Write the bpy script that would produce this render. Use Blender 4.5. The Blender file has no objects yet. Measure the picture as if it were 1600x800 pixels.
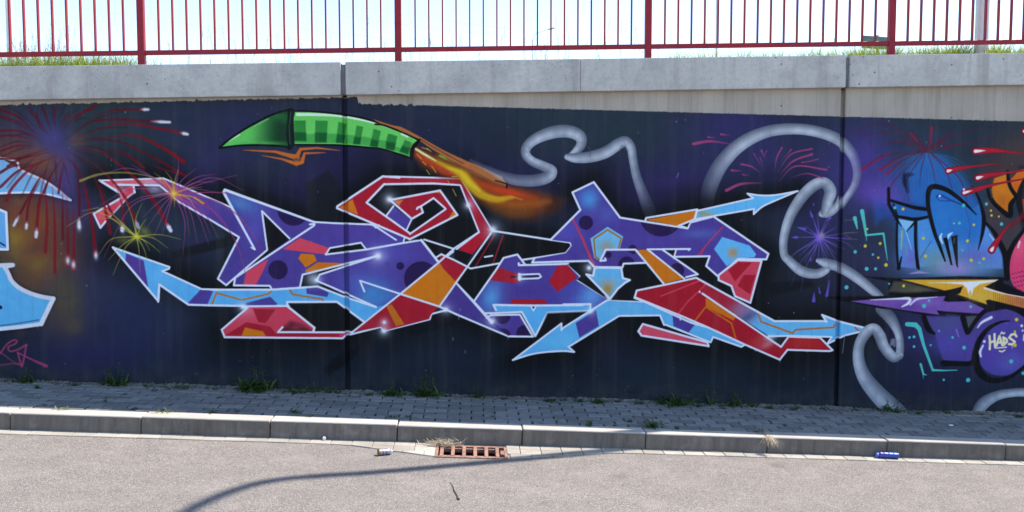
import bpy, bmesh, math, random
import numpy as np
from mathutils import Vector, Matrix, Euler

# ------------------------------------------------------------------ camera, sky, sun, exposure
scene = bpy.context.scene
COL = scene.collection
CAM_H, CAM_D = 1.7947, 7.8851
PITCH, YAW = 0.0633, 0.0474
FPX = 1350.0
cam_d = bpy.data.cameras.new('camera')
cam = bpy.data.objects.new('camera', cam_d)
COL.objects.link(cam)
cam.location = (0, -CAM_D, CAM_H)
cam.rotation_euler = (math.pi / 2 - PITCH, 0, -YAW)
cam_d.sensor_width = 36.0
cam_d.lens = 36.0 * FPX / 1600.0
cam_d.clip_start = 0.05
cam_d.clip_end = 3000
scene.camera = cam

SUN = Vector((0.65, 0.2825, 1.0)).normalized()          # towards the sun
EL = math.asin(SUN.z)
AZ = math.atan2(SUN.x, SUN.y)                         # clockwise from +Y
world = bpy.data.worlds.new('World')
scene.world = world
world.use_nodes = True
wn = world.node_tree
for n in list(wn.nodes):
    wn.nodes.remove(n)
sky = wn.nodes.new('ShaderNodeTexSky')
sky.sky_type = 'NISHITA'
sky.sun_disc = False
sky.sun_elevation = EL
sky.sun_rotation = AZ
sky.air_density = 1.0
sky.dust_density = 0.25
sky.ozone_density = 1.4
bgn = wn.nodes.new('ShaderNodeBackground')
bgn.inputs['Strength'].default_value = 0.15
outn = wn.nodes.new('ShaderNodeOutputWorld')
wn.links.new(sky.outputs['Color'], bgn.inputs['Color'])
wn.links.new(bgn.outputs['Background'], outn.inputs['Surface'])

sun_d = bpy.data.lights.new('sun', 'SUN')
sun_d.energy = 4.05
sun_d.angle = math.radians(0.42)
sun_d.color = (1.0, 0.935, 0.845)
sun_o = bpy.data.objects.new('sun', sun_d)
COL.objects.link(sun_o)
sun_o.rotation_euler = SUN.to_track_quat('Z', 'Y').to_euler()
sun_o.location = (6, 3, 12)

scene.view_settings.view_transform = 'Standard'
scene.view_settings.look = 'None'
scene.view_settings.exposure = 1.15
scene.view_settings.gamma = 1.0
scene.view_settings.use_curve_mapping = False

# ------------------------------------------------------------------ measures of the place
SR = -0.0451          # the street falls to the right
SC = 0.0206           # the coping rises to the right
Y_KERB = -1.064       # face of the kerb
Z_ROAD = -0.151
Z_KTOP = -0.0085
Z_CB, Z_CT = 2.7608, 3.0497
Y_CF = -0.08          # front face of the coping
RY = math.atan(-SR)
rnd = random.Random(7)

# the photograph's perspective, used only to measure where things stand on the wall and street
_cp, _sp, _cy, _sy = math.cos(PITCH), math.sin(PITCH), math.cos(YAW), math.sin(YAW)
_F = np.array([_sy * _cp, _cy * _cp, -_sp])
_R = np.array([_cy, -_sy, 0.0])
_U = np.cross(_R, _F)
_C = np.array([0, -CAM_D, CAM_H])
def wall_point(px, py, y=0.0):
    d = _F + _R * (px - 800) / FPX - _U * (py - 400) / FPX
    return _C + d * (y - _C[1]) / d[1]
def road_z(x): return Z_ROAD + SR * x
def pave_z(x, y=-0.9): return SR * x + 0.008 * y

# ------------------------------------------------------------------ helpers
def obj(name, bm_or_me, mat=None, parent=None, loc=None, rot=None, smooth=False):
    if isinstance(bm_or_me, bmesh.types.BMesh):
        me = bpy.data.meshes.new(name)
        bm_or_me.normal_update()
        bm_or_me.to_mesh(me)
        bm_or_me.free()
    else:
        me = bm_or_me
    if mat is not None and not me.materials:
        me.materials.append(mat)
    if smooth:
        for p in me.polygons:
            p.use_smooth = True
    o = bpy.data.objects.new(name, me)
    COL.objects.link(o)
    if parent is not None:
        o.parent = parent
    if loc is not None:
        o.location = loc
    if rot is not None:
        o.rotation_euler = rot
    return o

def empty(name, loc=(0, 0, 0), rot=(0, 0, 0)):
    o = bpy.data.objects.new(name, None)
    o.empty_display_size = 0.1
    COL.objects.link(o)
    o.location = loc
    o.rotation_euler = rot
    return o

def tag(o, label=None, cat=None, group=None, kind=None):
    if label: o['label'] = label
    if cat: o['category'] = cat
    if group: o['group'] = group
    if kind: o['kind'] = kind
    return o

def bm_box(bm, x0, x1, y0, y1, z0, z1, bevel=0.0, shear=0.0, segs=1):
    vs = [bm.verts.new((x, y, z + shear * x)) for z in (z0, z1) for y in (y0, y1) for x in (x0, x1)]
    F = [(0, 2, 3, 1), (4, 5, 7, 6), (0, 1, 5, 4), (2, 6, 7, 3), (0, 4, 6, 2), (1, 3, 7, 5)]
    fs = [bm.faces.new([vs[i] for i in f]) for f in F]
    if bevel > 0:
        es = list({e for f in fs for e in f.edges})
        bmesh.ops.bevel(bm, geom=es, offset=bevel, segments=segs, affect='EDGES', profile=0.6)

def box(x0, x1, y0, y1, z0, z1, bevel=0.0, shear=0.0, segs=1):
    bm = bmesh.new()
    bm_box(bm, x0, x1, y0, y1, z0, z1, bevel, shear, segs)
    return bm

def bm_tube(bm, pts, radii, n=10, cap=True):
    pts = [Vector(p) for p in pts]
    if not hasattr(radii, '__len__'):
        radii = [radii] * len(pts)
    rings = []
    t0 = (pts[1] - pts[0]).normalized()
    up = Vector((0, 0, 1)) if abs(t0.z) < 0.9 else Vector((0, 1, 0))
    nrm = t0.cross(up).normalized()
    for i, p in enumerate(pts):
        a = pts[max(i - 1, 0)]
        b = pts[min(i + 1, len(pts) - 1)]
        t = (b - a).normalized()
        nrm = (nrm - t * nrm.dot(t)).normalized()
        bn = t.cross(nrm)
        rings.append([bm.verts.new(p + (nrm * math.cos(2 * math.pi * k / n) + bn * math.sin(2 * math.pi * k / n)) * radii[i]) for k in range(n)])
    for r0, r1 in zip(rings, rings[1:]):
        for k in range(n):
            bm.faces.new((r0[k], r0[(k + 1) % n], r1[(k + 1) % n], r1[k]))
    if cap:
        bm.faces.new(list(reversed(rings[0])))
        bm.faces.new(rings[-1])

def tube(pts, radii, n=10, cap=True):
    bm = bmesh.new()
    bm_tube(bm, pts, radii, n, cap)
    return bm

# ------------------------------------------------------------------ materials
class NT:
    def __init__(self, name):
        self.m = bpy.data.materials.new(name)
        self.m.use_nodes = True
        self.t = self.m.node_tree
        self.b = self.t.nodes['Principled BSDF']
        self.tc = self.t.nodes.new('ShaderNodeTexCoord')
    def n(self, typ, **kw):
        nd = self.t.nodes.new(typ)
        for k, v in kw.items():
            if k in nd.inputs:
                nd.inputs[k].default_value = v
            else:
                setattr(nd, k, v)
        return nd
    def l(self, a, b): self.t.links.new(a, b)
    def mapping(self, scale, coord='Object', rot=(0, 0, 0)):
        mp = self.n('ShaderNodeMapping')
        mp.inputs['Scale'].default_value = scale
        mp.inputs['Rotation'].default_value = rot
        self.l(self.tc.outputs[coord], mp.inputs['Vector'])
        return mp.outputs['Vector']
    def noise(self, scale, detail=4.0, rough=0.55, vec=None, dist=0.0):
        nd = self.n('ShaderNodeTexNoise')
        nd.inputs['Scale'].default_value = scale
        nd.inputs['Detail'].default_value = detail
        nd.inputs['Roughness'].default_value = rough
        nd.inputs['Distortion'].default_value = dist
        self.l(vec if vec is not None else self.tc.outputs['Object'], nd.inputs['Vector'])
        return nd.outputs['Fac']
    def ramp(self, fac, stops):
        r = self.n('ShaderNodeValToRGB')
        e = r.color_ramp.elements
        while len(e) > 1:
            e.remove(e[-1])
        e[0].position = stops[0][0]
        e[0].color = (*stops[0][1], 1) if len(stops[0][1]) == 3 else stops[0][1]
        for p, c in stops[1:]:
            x = e.new(p)
            x.color = (*c, 1) if len(c) == 3 else c
        self.l(fac, r.inputs['Fac'])
        return r.outputs['Color']
    def mix(self, fac, a, b, mode='MIX'):
        m = self.n('ShaderNodeMix', data_type='RGBA', blend_type=mode)
        for sock, v in ((m.inputs[0], fac), (m.inputs[6], a), (m.inputs[7], b)):
            if isinstance(v, (int, float)):
                sock.default_value = v
            elif isinstance(v, tuple):
                sock.default_value = (*v, 1) if len(v) == 3 else v
            else:
                self.l(v, sock)
        return m.outputs[2]
    def math(self, op, a, b=None, c=None):
        m = self.n('ShaderNodeMath', operation=op)
        for i, v in enumerate((a, b, c)):
            if v is None: continue
            if isinstance(v, (int, float)): m.inputs[i].default_value = v
            else: self.l(v, m.inputs[i])
        return m.outputs[0]
    def rng(self, v, a, b, c=0.0, d=1.0):
        m = self.n('ShaderNodeMapRange')
        self.l(v, m.inputs[0])
        for i, x in enumerate((a, b, c, d)):
            m.inputs[1 + i].default_value = x
        return m.outputs[0]
    def bump(self, h, strength=0.3, dist=0.01, prev=None):
        b = self.n('ShaderNodeBump')
        b.inputs['Strength'].default_value = strength
        b.inputs['Distance'].default_value = dist
        self.l(h, b.inputs['Height'])
        if prev is not None: self.l(prev, b.inputs['Normal'])
        return b.outputs['Normal']
    def done(self, color=None, rough=0.8, normal=None, metal=0.0, spec=None):
        if color is not None:
            if isinstance(color, tuple): self.b.inputs['Base Color'].default_value = (*color, 1)
            else: self.l(color, self.b.inputs['Base Color'])
        if isinstance(rough, (int, float)): self.b.inputs['Roughness'].default_value = rough
        else: self.l(rough, self.b.inputs['Roughness'])
        self.b.inputs['Metallic'].default_value = metal
        if spec is not None: self.b.inputs['Specular IOR Level'].default_value = spec
        if normal is not None: self.l(normal, self.b.inputs['Normal'])
        return self.m

def g(v): return (v, v, v)

def mat_concrete(name, base, dark, pits=True, streak=0.35, random_tint=0.0):
    t = NT(name)
    n1 = t.noise(1.7, 6, 0.6)
    n2 = t.noise(9.0, 5, 0.65)
    st = t.noise(1.0, 5, 0.6, t.mapping((7.0, 7.0, 0.7)))
    col = t.mix(t.rng(n1, 0.35, 0.7), base, dark)
    col = t.mix(t.math('MULTIPLY', t.rng(n2, 0.5, 0.75), 0.45), col, dark)
    col = t.mix(t.math('MULTIPLY', t.rng(st, 0.52, 0.72), streak), col, tuple(c * 0.55 for c in dark))
    fine = t.noise(240.0, 2, 0.7)
    col = t.mix(0.35, col, t.ramp(fine, [(0.3, g(0.32)), (0.7, g(0.72))]), 'OVERLAY')
    nrm = t.bump(fine, 0.25, 0.002)
    if pits:
        vo = t.n('ShaderNodeTexVoronoi')
        vo.inputs['Scale'].default_value = 9.0
        t.l(t.tc.outputs['Object'], vo.inputs['Vector'])
        hole = t.rng(vo.outputs['Distance'], 0.045, 0.075)
        gate = t.rng(t.noise(3.1, 2, 0.5), 0.5, 0.52)
        hole = t.math('MAXIMUM', hole, t.math('SUBTRACT', 1.0, gate))
        col = t.mix(hole, tuple(c * 0.35 for c in dark), col)
        nrm = t.bump(hole, 0.5, 0.006, nrm)
    if random_tint > 0:
        oi = t.n('ShaderNodeObjectInfo')
        hsv = t.n('ShaderNodeHueSaturation')
        t.l(t.rng(oi.outputs['Random'], 0, 1, 1 - random_tint, 1 + random_tint), hsv.inputs['Value'])
        t.l(col, hsv.inputs['Color'])
        col = hsv.outputs['Color']
    return t.done(col, 0.88, nrm, spec=0.25)

M = {}
def mat_coping():
    t = NT('coping_concrete')
    n1, n2, n3 = t.noise(1.4, 6, .62), t.noise(5.5, 6, .68), t.noise(24, 5, .65)
    run = t.noise(1.0, 6, .62, t.mapping((9, 9, .55)))
    col = t.mix(t.rng(n1, .35, .68), (.545, .525, .50), (.42, .405, .39))
    col = t.mix(t.math('MULTIPLY', t.rng(n2, .47, .66), .55), col, (.33, .32, .31))
    col = t.mix(t.math('MULTIPLY', t.rng(n3, .5, .7), .45), col, (.30, .29, .28))
    col = t.mix(t.math('MULTIPLY', t.rng(run, .52, .68), .55), col, (.27, .255, .235))
    fine = t.noise(230.0, 2, .7)
    col = t.mix(.4, col, t.ramp(fine, [(.3, g(.32)), (.7, g(.70))]), 'OVERLAY')
    nrm = t.bump(fine, .25, .002)
    for sc_, a, b, gt in ((9.0, .05, .085, .5), (23.0, .07, .12, .56)):
        vo = t.n('ShaderNodeTexVoronoi'); vo.inputs['Scale'].default_value = sc_
        t.l(t.tc.outputs['Object'], vo.inputs['Vector'])
        hole = t.math('MAXIMUM', t.rng(vo.outputs['Distance'], a, b), t.math('SUBTRACT', 1.0, t.rng(t.noise(3.1 + sc_ * .1, 2, .5), gt, gt + .02)))
        col = t.mix(hole, (.12, .115, .11), col)
        nrm = t.bump(hole, .5, .006, nrm)
    return t.done(col, .9, nrm, spec=.2)
M['coping'] = mat_coping()
M['plain_concrete'] = mat_concrete('plain_concrete', (0.525, 0.505, 0.485), (0.38, 0.365, 0.35), True, 0.55)
def mat_kerb():
    """pale worn top, splash-stained face: tyre and road dirt with ragged upper edge and runs"""
    t = NT('kerb_concrete')
    sx = t.n('ShaderNodeSeparateXYZ'); t.l(t.tc.outputs['Object'], sx.inputs[0])
    oi = t.n('ShaderNodeObjectInfo')
    off = t.n('ShaderNodeVectorMath', operation='ADD')
    cmb = t.n('ShaderNodeCombineXYZ'); t.l(t.math('MULTIPLY', oi.outputs['Random'], 40.0), cmb.inputs[0])
    t.l(t.tc.outputs['Object'], off.inputs[0]); t.l(cmb.outputs[0], off.inputs[1])
    v = off.outputs[0]
    mp = t.n('ShaderNodeMapping'); mp.inputs['Scale'].default_value = (16, 16, 1.6); t.l(v, mp.inputs['Vector'])
    run = t.noise(1.0, 5, .62, mp.outputs['Vector'])
    big = t.noise(3.2, 5, .6, v)
    base = t.mix(t.rng(big, .35, .7), (.44, .405, .36), (.35, .315, .275))
    grime = t.mix(t.rng(run, .3, .75), (.195, .168, .148), (.085, .073, .066))
    grime = t.mix(t.math('MULTIPLY', t.rng(t.noise(2.3, 4, .6, v), .45, .7), .5), grime, (.11, .095, .085))
    grime = t.mix(t.math('MULTIPLY', t.rng(t.noise(7.0, 5, .65, v), .52, .72), .6), grime, (.27, .24, .215))
    h = t.math('ADD', sx.outputs['Z'], t.math('MULTIPLY', t.math('SUBTRACT', run, .5), .012))
    mk = t.rng(h, -.007, -.014)
    mk = t.math('MULTIPLY', mk, t.rng(sx.outputs['Y'], .02, .004))
    col = t.mix(mk, base, grime)
    fine = t.noise(260.0, 2, .7)
    col = t.mix(.35, col, t.ramp(fine, [(.3, g(.34)), (.7, g(.70))]), 'OVERLAY')
    hsv = t.n('ShaderNodeHueSaturation'); t.l(t.rng(oi.outputs['Random'], 0, 1, .9, 1.1), hsv.inputs['Value']); t.l(col, hsv.inputs['Color'])
    return t.done(hsv.outputs['Color'], .9, t.bump(fine, .25, .002), spec=.2)
M['kerb'] = mat_kerb()
M['gutter'] = mat_concrete('gutter_concrete', (0.41, 0.37, 0.315), (0.25, 0.22, 0.185), False, 0.3, 0.10)
M['paver'] = mat_concrete('paver_concrete', (0.225, 0.222, 0.214), (0.150, 0.148, 0.143), False, 0.1, 0.24)

def mat_asphalt():
    t = NT('asphalt')
    vo = t.n('ShaderNodeTexVoronoi', feature='F1')
    vo.inputs['Scale'].default_value = 200.0
    t.l(t.tc.outputs['Object'], vo.inputs['Vector'])
    sep = t.n('ShaderNodeSeparateColor')
    t.l(vo.outputs['Color'], sep.inputs['Color'])
    stone = t.ramp(sep.outputs['Red'], [(0.0, (0.115, 0.099, 0.089)), (0.35, (0.225, 0.196, 0.177)), (0.7, (0.32, 0.279, 0.252)), (1.0, (0.50, 0.445, 0.405))])
    gap = t.rng(vo.outputs['Distance'], 0.30, 0.62)
    col = t.mix(t.math('MULTIPLY', gap, 0.6), stone, (0.075, 0.07, 0.066))
    big = t.noise(0.7, 5, 0.6)
    col = t.mix(t.math('MULTIPLY', t.rng(big, 0.35, 0.75), 0.28), col, (0.18, 0.163, 0.154))
    dust = t.noise(4.0, 6, 0.7)
    col = t.mix(t.math('MULTIPLY', t.rng(dust, 0.45, 0.8), 0.35), col, (0.38, 0.335, 0.295))
    # old drips of oil and darker wheel-polished patches, each with its own outline
    oil = t.n('ShaderNodeTexVoronoi'); oil.inputs['Scale'].default_value = 1.15
    t.l(t.tc.outputs['Object'], oil.inputs['Vector'])
    om = t.math('MULTIPLY', t.rng(t.math('ADD', oil.outputs['Distance'], t.math('MULTIPLY', t.noise(9, 4, .6), .12)), .17, .10), .45)
    col = t.mix(om, col, (.10, .088, .08))
    st_ = t.noise(1.6, 5, .65, t.mapping((.35, 2.2, 1.0)))
    col = t.mix(t.math('MULTIPLY', t.rng(st_, .5, .75), .22), col, (.16, .14, .128))
    h = t.math('SUBTRACT', 1.0, vo.outputs['Distance'])
    nrm = t.bump(h, 0.6, 0.006)
    return t.done(col, 0.9, nrm, spec=0.2)
M['asphalt'] = mat_asphalt()

def mat_simple(name, col, rough=0.6, var=0.15, scale=12.0, metal=0.0, bump=0.0, spec=None, rand=0.0):
    t = NT(name)
    n = t.noise(scale, 4, 0.6)
    c = t.mix(t.rng(n, 0.3, 0.7), tuple(x * (1 - var) for x in col), tuple(min(1, x * (1 + var)) for x in col))
    if rand:
        oi = t.n('ShaderNodeObjectInfo')
        hsv = t.n('ShaderNodeHueSaturation')
        t.l(t.rng(oi.outputs['Random'], 0, 1, 1 - rand, 1 + rand), hsv.inputs['Value'])
        t.l(c, hsv.inputs['Color'])
        c = hsv.outputs['Color']
    nrm = t.bump(t.noise(scale * 6, 3, 0.6), bump, 0.004) if bump else None
    return t.done(c, rough, nrm, metal, spec)

M['soil'] = mat_simple('joint_soil', (0.03, 0.027, 0.022), 0.95, 0.4, 30, bump=0.6)
M['dirt'] = mat_simple('dirt', (0.16, 0.135, 0.115), 0.95, 0.45, 25, bump=0.8)
M['mortar'] = mat_simple('mortar', (0.13, 0.12, 0.11), 0.95, 0.5, 20, bump=0.9)
M['red_paint'] = mat_simple('red_railing_paint', (0.27, 0.014, 0.026), 0.5, 0.16, 7.0, bump=0.05, spec=0.25)
M['galv'] = mat_simple('galvanised_steel', (0.62, 0.62, 0.62), 0.45, 0.08, 8.0, metal=0.25)
M['filler'] = mat_simple('joint_filler', (0.16, 0.16, 0.17), 0.9, 0.25, 14)
M['pit'] = mat_simple('drain_pit', (0.05, 0.045, 0.04), 0.95, 0.3, 10)
M['wire'] = mat_simple('cable', (0.45, 0.46, 0.5), 0.6, 0.1)
M['ground'] = mat_simple('verge_ground', (0.10, 0.11, 0.05), 0.95, 0.4, 0.8)

def mat_leaf(name, c0, c1, trans=0.25):
    t = NT(name)
    oi = t.n('ShaderNodeNewGeometry')
    c = t.mix(oi.outputs['Random Per Island'], c0, c1)
    t.done(c, 0.55, spec=0.3)
    tr = t.n('ShaderNodeBsdfTranslucent')
    t.l(c, tr.inputs['Color'])
    mx = t.n('ShaderNodeMixShader')
    mx.inputs[0].default_value = trans
    t.l(t.b.outputs[0], mx.inputs[1])
    t.l(tr.outputs[0], mx.inputs[2])
    t.l(mx.outputs[0], t.t.nodes['Material Output'].inputs['Surface'])
    return t.m
M['grass'] = mat_leaf('verge_grass', (0.085, 0.165, 0.015), (0.31, 0.34, 0.045), 0.5)
M['straw'] = mat_leaf('dry_straw', (0.36, 0.29, 0.20), (0.55, 0.47, 0.36), 0.3)
M['seed'] = mat_leaf('seed_heads', (0.17, 0.14, 0.08), (0.28, 0.23, 0.12), 0.3)
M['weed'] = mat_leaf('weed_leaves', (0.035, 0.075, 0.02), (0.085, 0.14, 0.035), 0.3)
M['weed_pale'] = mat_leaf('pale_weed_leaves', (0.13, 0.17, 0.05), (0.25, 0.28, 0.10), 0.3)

# ------------------------------------------------------------------ the spray-painted mural: flat paint on the wall,
# laid out in metres on the wall plane (x along the wall, z up) and rasterised here stroke by stroke
PPM = 210.0
MX0, MX1, MZ0, MZ1 = -6.4, 7.6, -0.9, 3.2
CW, CH = int((MX1 - MX0) * PPM), int((MZ1 - MZ0) * PPM)
CV = np.zeros((CH, CW, 3), np.float32)
PXS = PPM / 172.0                     # canvas pixels to one photo pixel on the wall
TILES = dict(a=(140, 270), b=(330, 270), c=(330, 420), d=(520, 270), e=(520, 420), f=(710, 270), g=(710, 420),
             h=(870, 270), i=(880, 400), j=(1040, 280), k=(1040, 430), l=(1200, 430), m=(1400, 260), n=(1400, 410), o=(600, 170),
             A=(0, 140), B=(0, 380), C=(300, 140), D=(300, 380), E=(600, 140), F=(600, 380), G=(880, 140), H=(880, 380),
             I=(1080, 140), J=(1080, 380), K=(1280, 160), L=(1280, 400), Q=(625, 172))
def tscale(t): return 5.0 if t.islower() else (1070 / 313.0 if t == 'Q' else 985 / 320.0)
def P(s):
    """'a 75,60 575,45 b 150,270' -> measured points as canvas pixels"""
    out, org, sc = [], (0, 0), 1.0
    for tok in s.split():
        if tok in TILES:
            org, sc = TILES[tok], tscale(tok)
        elif tok == 'P':
            org, sc = (0, 0), 1.0
        else:
            x, y = tok.split(',')[:2]
            w = wall_point(org[0] + float(x) / sc, org[1] + float(y) / sc)
            out.append(((w[0] - MX0) * PPM, (w[2] - MZ0) * PPM))
    return np.array(out, np.float32)
def PW(s):
    """points with a third number (width in photo px)"""
    pts = P(s)
    ws = [float(t.split(',')[2]) if t.count(',') > 1 else 1.0 for t in s.split() if ',' in t]
    return pts, np.array(ws, np.float32)
def spl(p, n=8, closed=False):
    p = np.asarray(p, np.float32)
    if len(p) < 3: return p
    q = np.vstack([p[-1:], p, p[:2]]) if closed else np.vstack([2 * p[0] - p[1], p, 2 * p[-1] - p[-2]])
    out = []
    for i in range(1, len(q) - 2):
        t = np.linspace(0, 1, n, endpoint=False)[:, None]
        a, b, c, d = q[i - 1], q[i], q[i + 1], q[i + 2]
        out.append(0.5 * ((2 * b) + (c - a) * t + (2 * a - 5 * b + 4 * c - d) * t ** 2 + (3 * b - a - 3 * c + d) * t ** 3))
    if not closed: out.append(p[-1:])
    return np.vstack(out)
def bbox(pts, pad):
    x0 = max(int(pts[:, 0].min() - pad), 0); x1 = min(int(pts[:, 0].max() + pad) + 2, CW)
    y0 = max(int(pts[:, 1].min() - pad), 0); y1 = min(int(pts[:, 1].max() + pad) + 2, CH)
    return x0, x1, y0, y1
def grid(bb):
    return np.meshgrid(np.arange(bb[0], bb[1], dtype=np.float32), np.arange(bb[2], bb[3], dtype=np.float32))
def poly_alpha(pts, soft):
    pad = soft * PXS + 2
    bb = bbox(pts, pad)
    if bb[1] <= bb[0] or bb[3] <= bb[2]: return bb, None
    X, Y = grid(bb)
    d2 = np.full(X.shape, 1e9, np.float32)
    ins = np.zeros(X.shape, bool)
    n = len(pts)
    for i in range(n):
        ax, ay = pts[i]; bx, by = pts[(i + 1) % n]
        ex, ey = bx - ax, by - ay
        L = ex * ex + ey * ey
        if L < 1e-6: continue
        t = np.clip(((X - ax) * ex + (Y - ay) * ey) / L, 0, 1)
        d2 = np.minimum(d2, (X - ax - t * ex) ** 2 + (Y - ay - t * ey) ** 2)
        if ay != by:
            c = ((ay > Y) != (by > Y)) & (X < (bx - ax) * (Y - ay) / (by - ay) + ax)
            ins ^= c
    sd = np.sqrt(d2) * np.where(ins, -1, 1)
    s = max(soft * PXS, 0.7)
    return bb, np.clip(0.5 - sd / (2 * s), 0, 1).astype(np.float32)
def blend(bb, al, col, clip=None):
    if al is None: return
    sl = (slice(bb[2], bb[3]), slice(bb[0], bb[1]))
    if clip is not None: al = al * clip[sl]
    a = al[..., None]
    CV[sl] = CV[sl] * (1 - a) + (np.asarray(col, np.float32) / 255.0 if not isinstance(col, np.ndarray) or col.ndim == 1 else col) * a
def mask(s, soft=0.6):
    m = np.zeros((CH, CW), np.float32)
    pts = P(s) if isinstance(s, str) else s
    bb, al = poly_alpha(pts, soft)
    m[bb[2]:bb[3], bb[0]:bb[1]] = al
    return m
def fill(s, col, soft=0.6, al=1.0, clip=None, smooth=False):
    pts = P(s) if isinstance(s, str) else s
    if smooth: pts = spl(pts, 8, True)
    bb, a = poly_alpha(pts, soft)
    if a is not None: blend(bb, a * al, col, clip)
def gradfill(s, c0, c1, ga, gb, soft=0.6, clip=None):
    pts = P(s) if isinstance(s, str) else s
    bb, a = poly_alpha(pts, soft)
    if a is None: return
    X, Y = grid(bb)
    p0, p1 = P(ga)[0], P(gb)[0]
    e = p1 - p0
    t = np.clip(((X - p0[0]) * e[0] + (Y - p0[1]) * e[1]) / (e @ e), 0, 1)[..., None]
    t = t * t * (3 - 2 * t)
    col = (np.array(c0, np.float32) * (1 - t) + np.array(c1, np.float32) * t) / 255.0
    blend(bb, a, col.astype(np.float32), clip)
def line(s, w, col, soft=0.5, al=1.0, clip=None, smooth=False):
    """w: one width or a list running along the stroke (photo px)"""
    pts = P(s) if isinstance(s, str) else np.asarray(s, np.float32)
    if smooth: pts = spl(pts)
    n = len(pts)
    ws = np.interp(np.linspace(0, 1, n), np.linspace(0, 1, len(w)), w) if hasattr(w, '__len__') else np.full(n, w)
    al_ = np.interp(np.linspace(0, 1, n), np.linspace(0, 1, len(al)), al) if hasattr(al, '__len__') else np.full(n, al)
    ws = ws * PXS * 0.5
    s_ = max(soft * PXS, 0.55)
    bb = bbox(pts, ws.max() + 2 * s_ + 2)
    if bb[1] <= bb[0] or bb[3] <= bb[2]: return
    A = np.zeros((bb[3] - bb[2], bb[1] - bb[0]), np.float32)
    for i in range(n - 1):
        sb = bbox(pts[i:i + 2], max(ws[i], ws[i + 1]) + 2 * s_ + 2)
        if sb[1] <= sb[0] or sb[3] <= sb[2]: continue
        X, Y = grid(sb)
        ax, ay = pts[i]; ex, ey = pts[i + 1] - pts[i]
        L = ex * ex + ey * ey + 1e-6
        t = np.clip(((X - ax) * ex + (Y - ay) * ey) / L, 0, 1)
        d = np.sqrt((X - ax - t * ex) ** 2 + (Y - ay - t * ey) ** 2) - (ws[i] * (1 - t) + ws[i + 1] * t)
        a = np.clip(0.5 - d / (2 * s_), 0, 1) * (al_[i] * (1 - t) + al_[i + 1] * t)
        v = A[sb[2] - bb[2]:sb[3] - bb[2], sb[0] - bb[0]:sb[1] - bb[0]]
        np.maximum(v, a, out=v)
    blend(bb, A, col, clip)
def blob(px, py, rx, ry, col, al=1.0, ang=0.0, clip=None, pw=1.0):
    c = P('P %f,%f' % (px, py))[0]
    rx, ry = rx * PXS, ry * PXS
    R = max(rx, ry) * 2.6
    bb = bbox(c[None], R)
    if bb[1] <= bb[0] or bb[3] <= bb[2]: return
    X, Y = grid(bb)
    dx, dy = X - c[0], Y - c[1]
    ca, sa = math.cos(ang), math.sin(ang)
    u, v = (dx * ca - dy * sa) / rx, (dx * sa + dy * ca) / ry
    blend(bb, (al * np.exp(-(u * u + v * v) ** pw)).astype(np.float32), col, clip)
def bt(s, rx, ry, col, al=1.0, ang=0.0, clip=None, pw=1.0):
    """blob at a tile point"""
    t, xy = s.split()
    sc = tscale(t)
    x, y = xy.split(',')
    blob(TILES[t][0] + float(x) / sc, TILES[t][1] + float(y) / sc, rx, ry, col, al, ang, clip, pw)
def dot(s, r, col, soft=0.6, clip=None, al=1.0):
    c = P(s)
    for q in c:
        t = np.linspace(0, 2 * math.pi, 24, endpoint=False)
        fill(np.stack([q[0] + np.cos(t) * r * PXS, q[1] + np.sin(t) * r * PXS], -1), col, soft, al, clip)
def star(s, r, al=0.95):
    bt(s, r, r, (205, 215, 250), al * 0.75, 0, None, 0.75)
    bt(s, r * 0.42, r * 0.42, (238, 242, 255), al)
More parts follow.
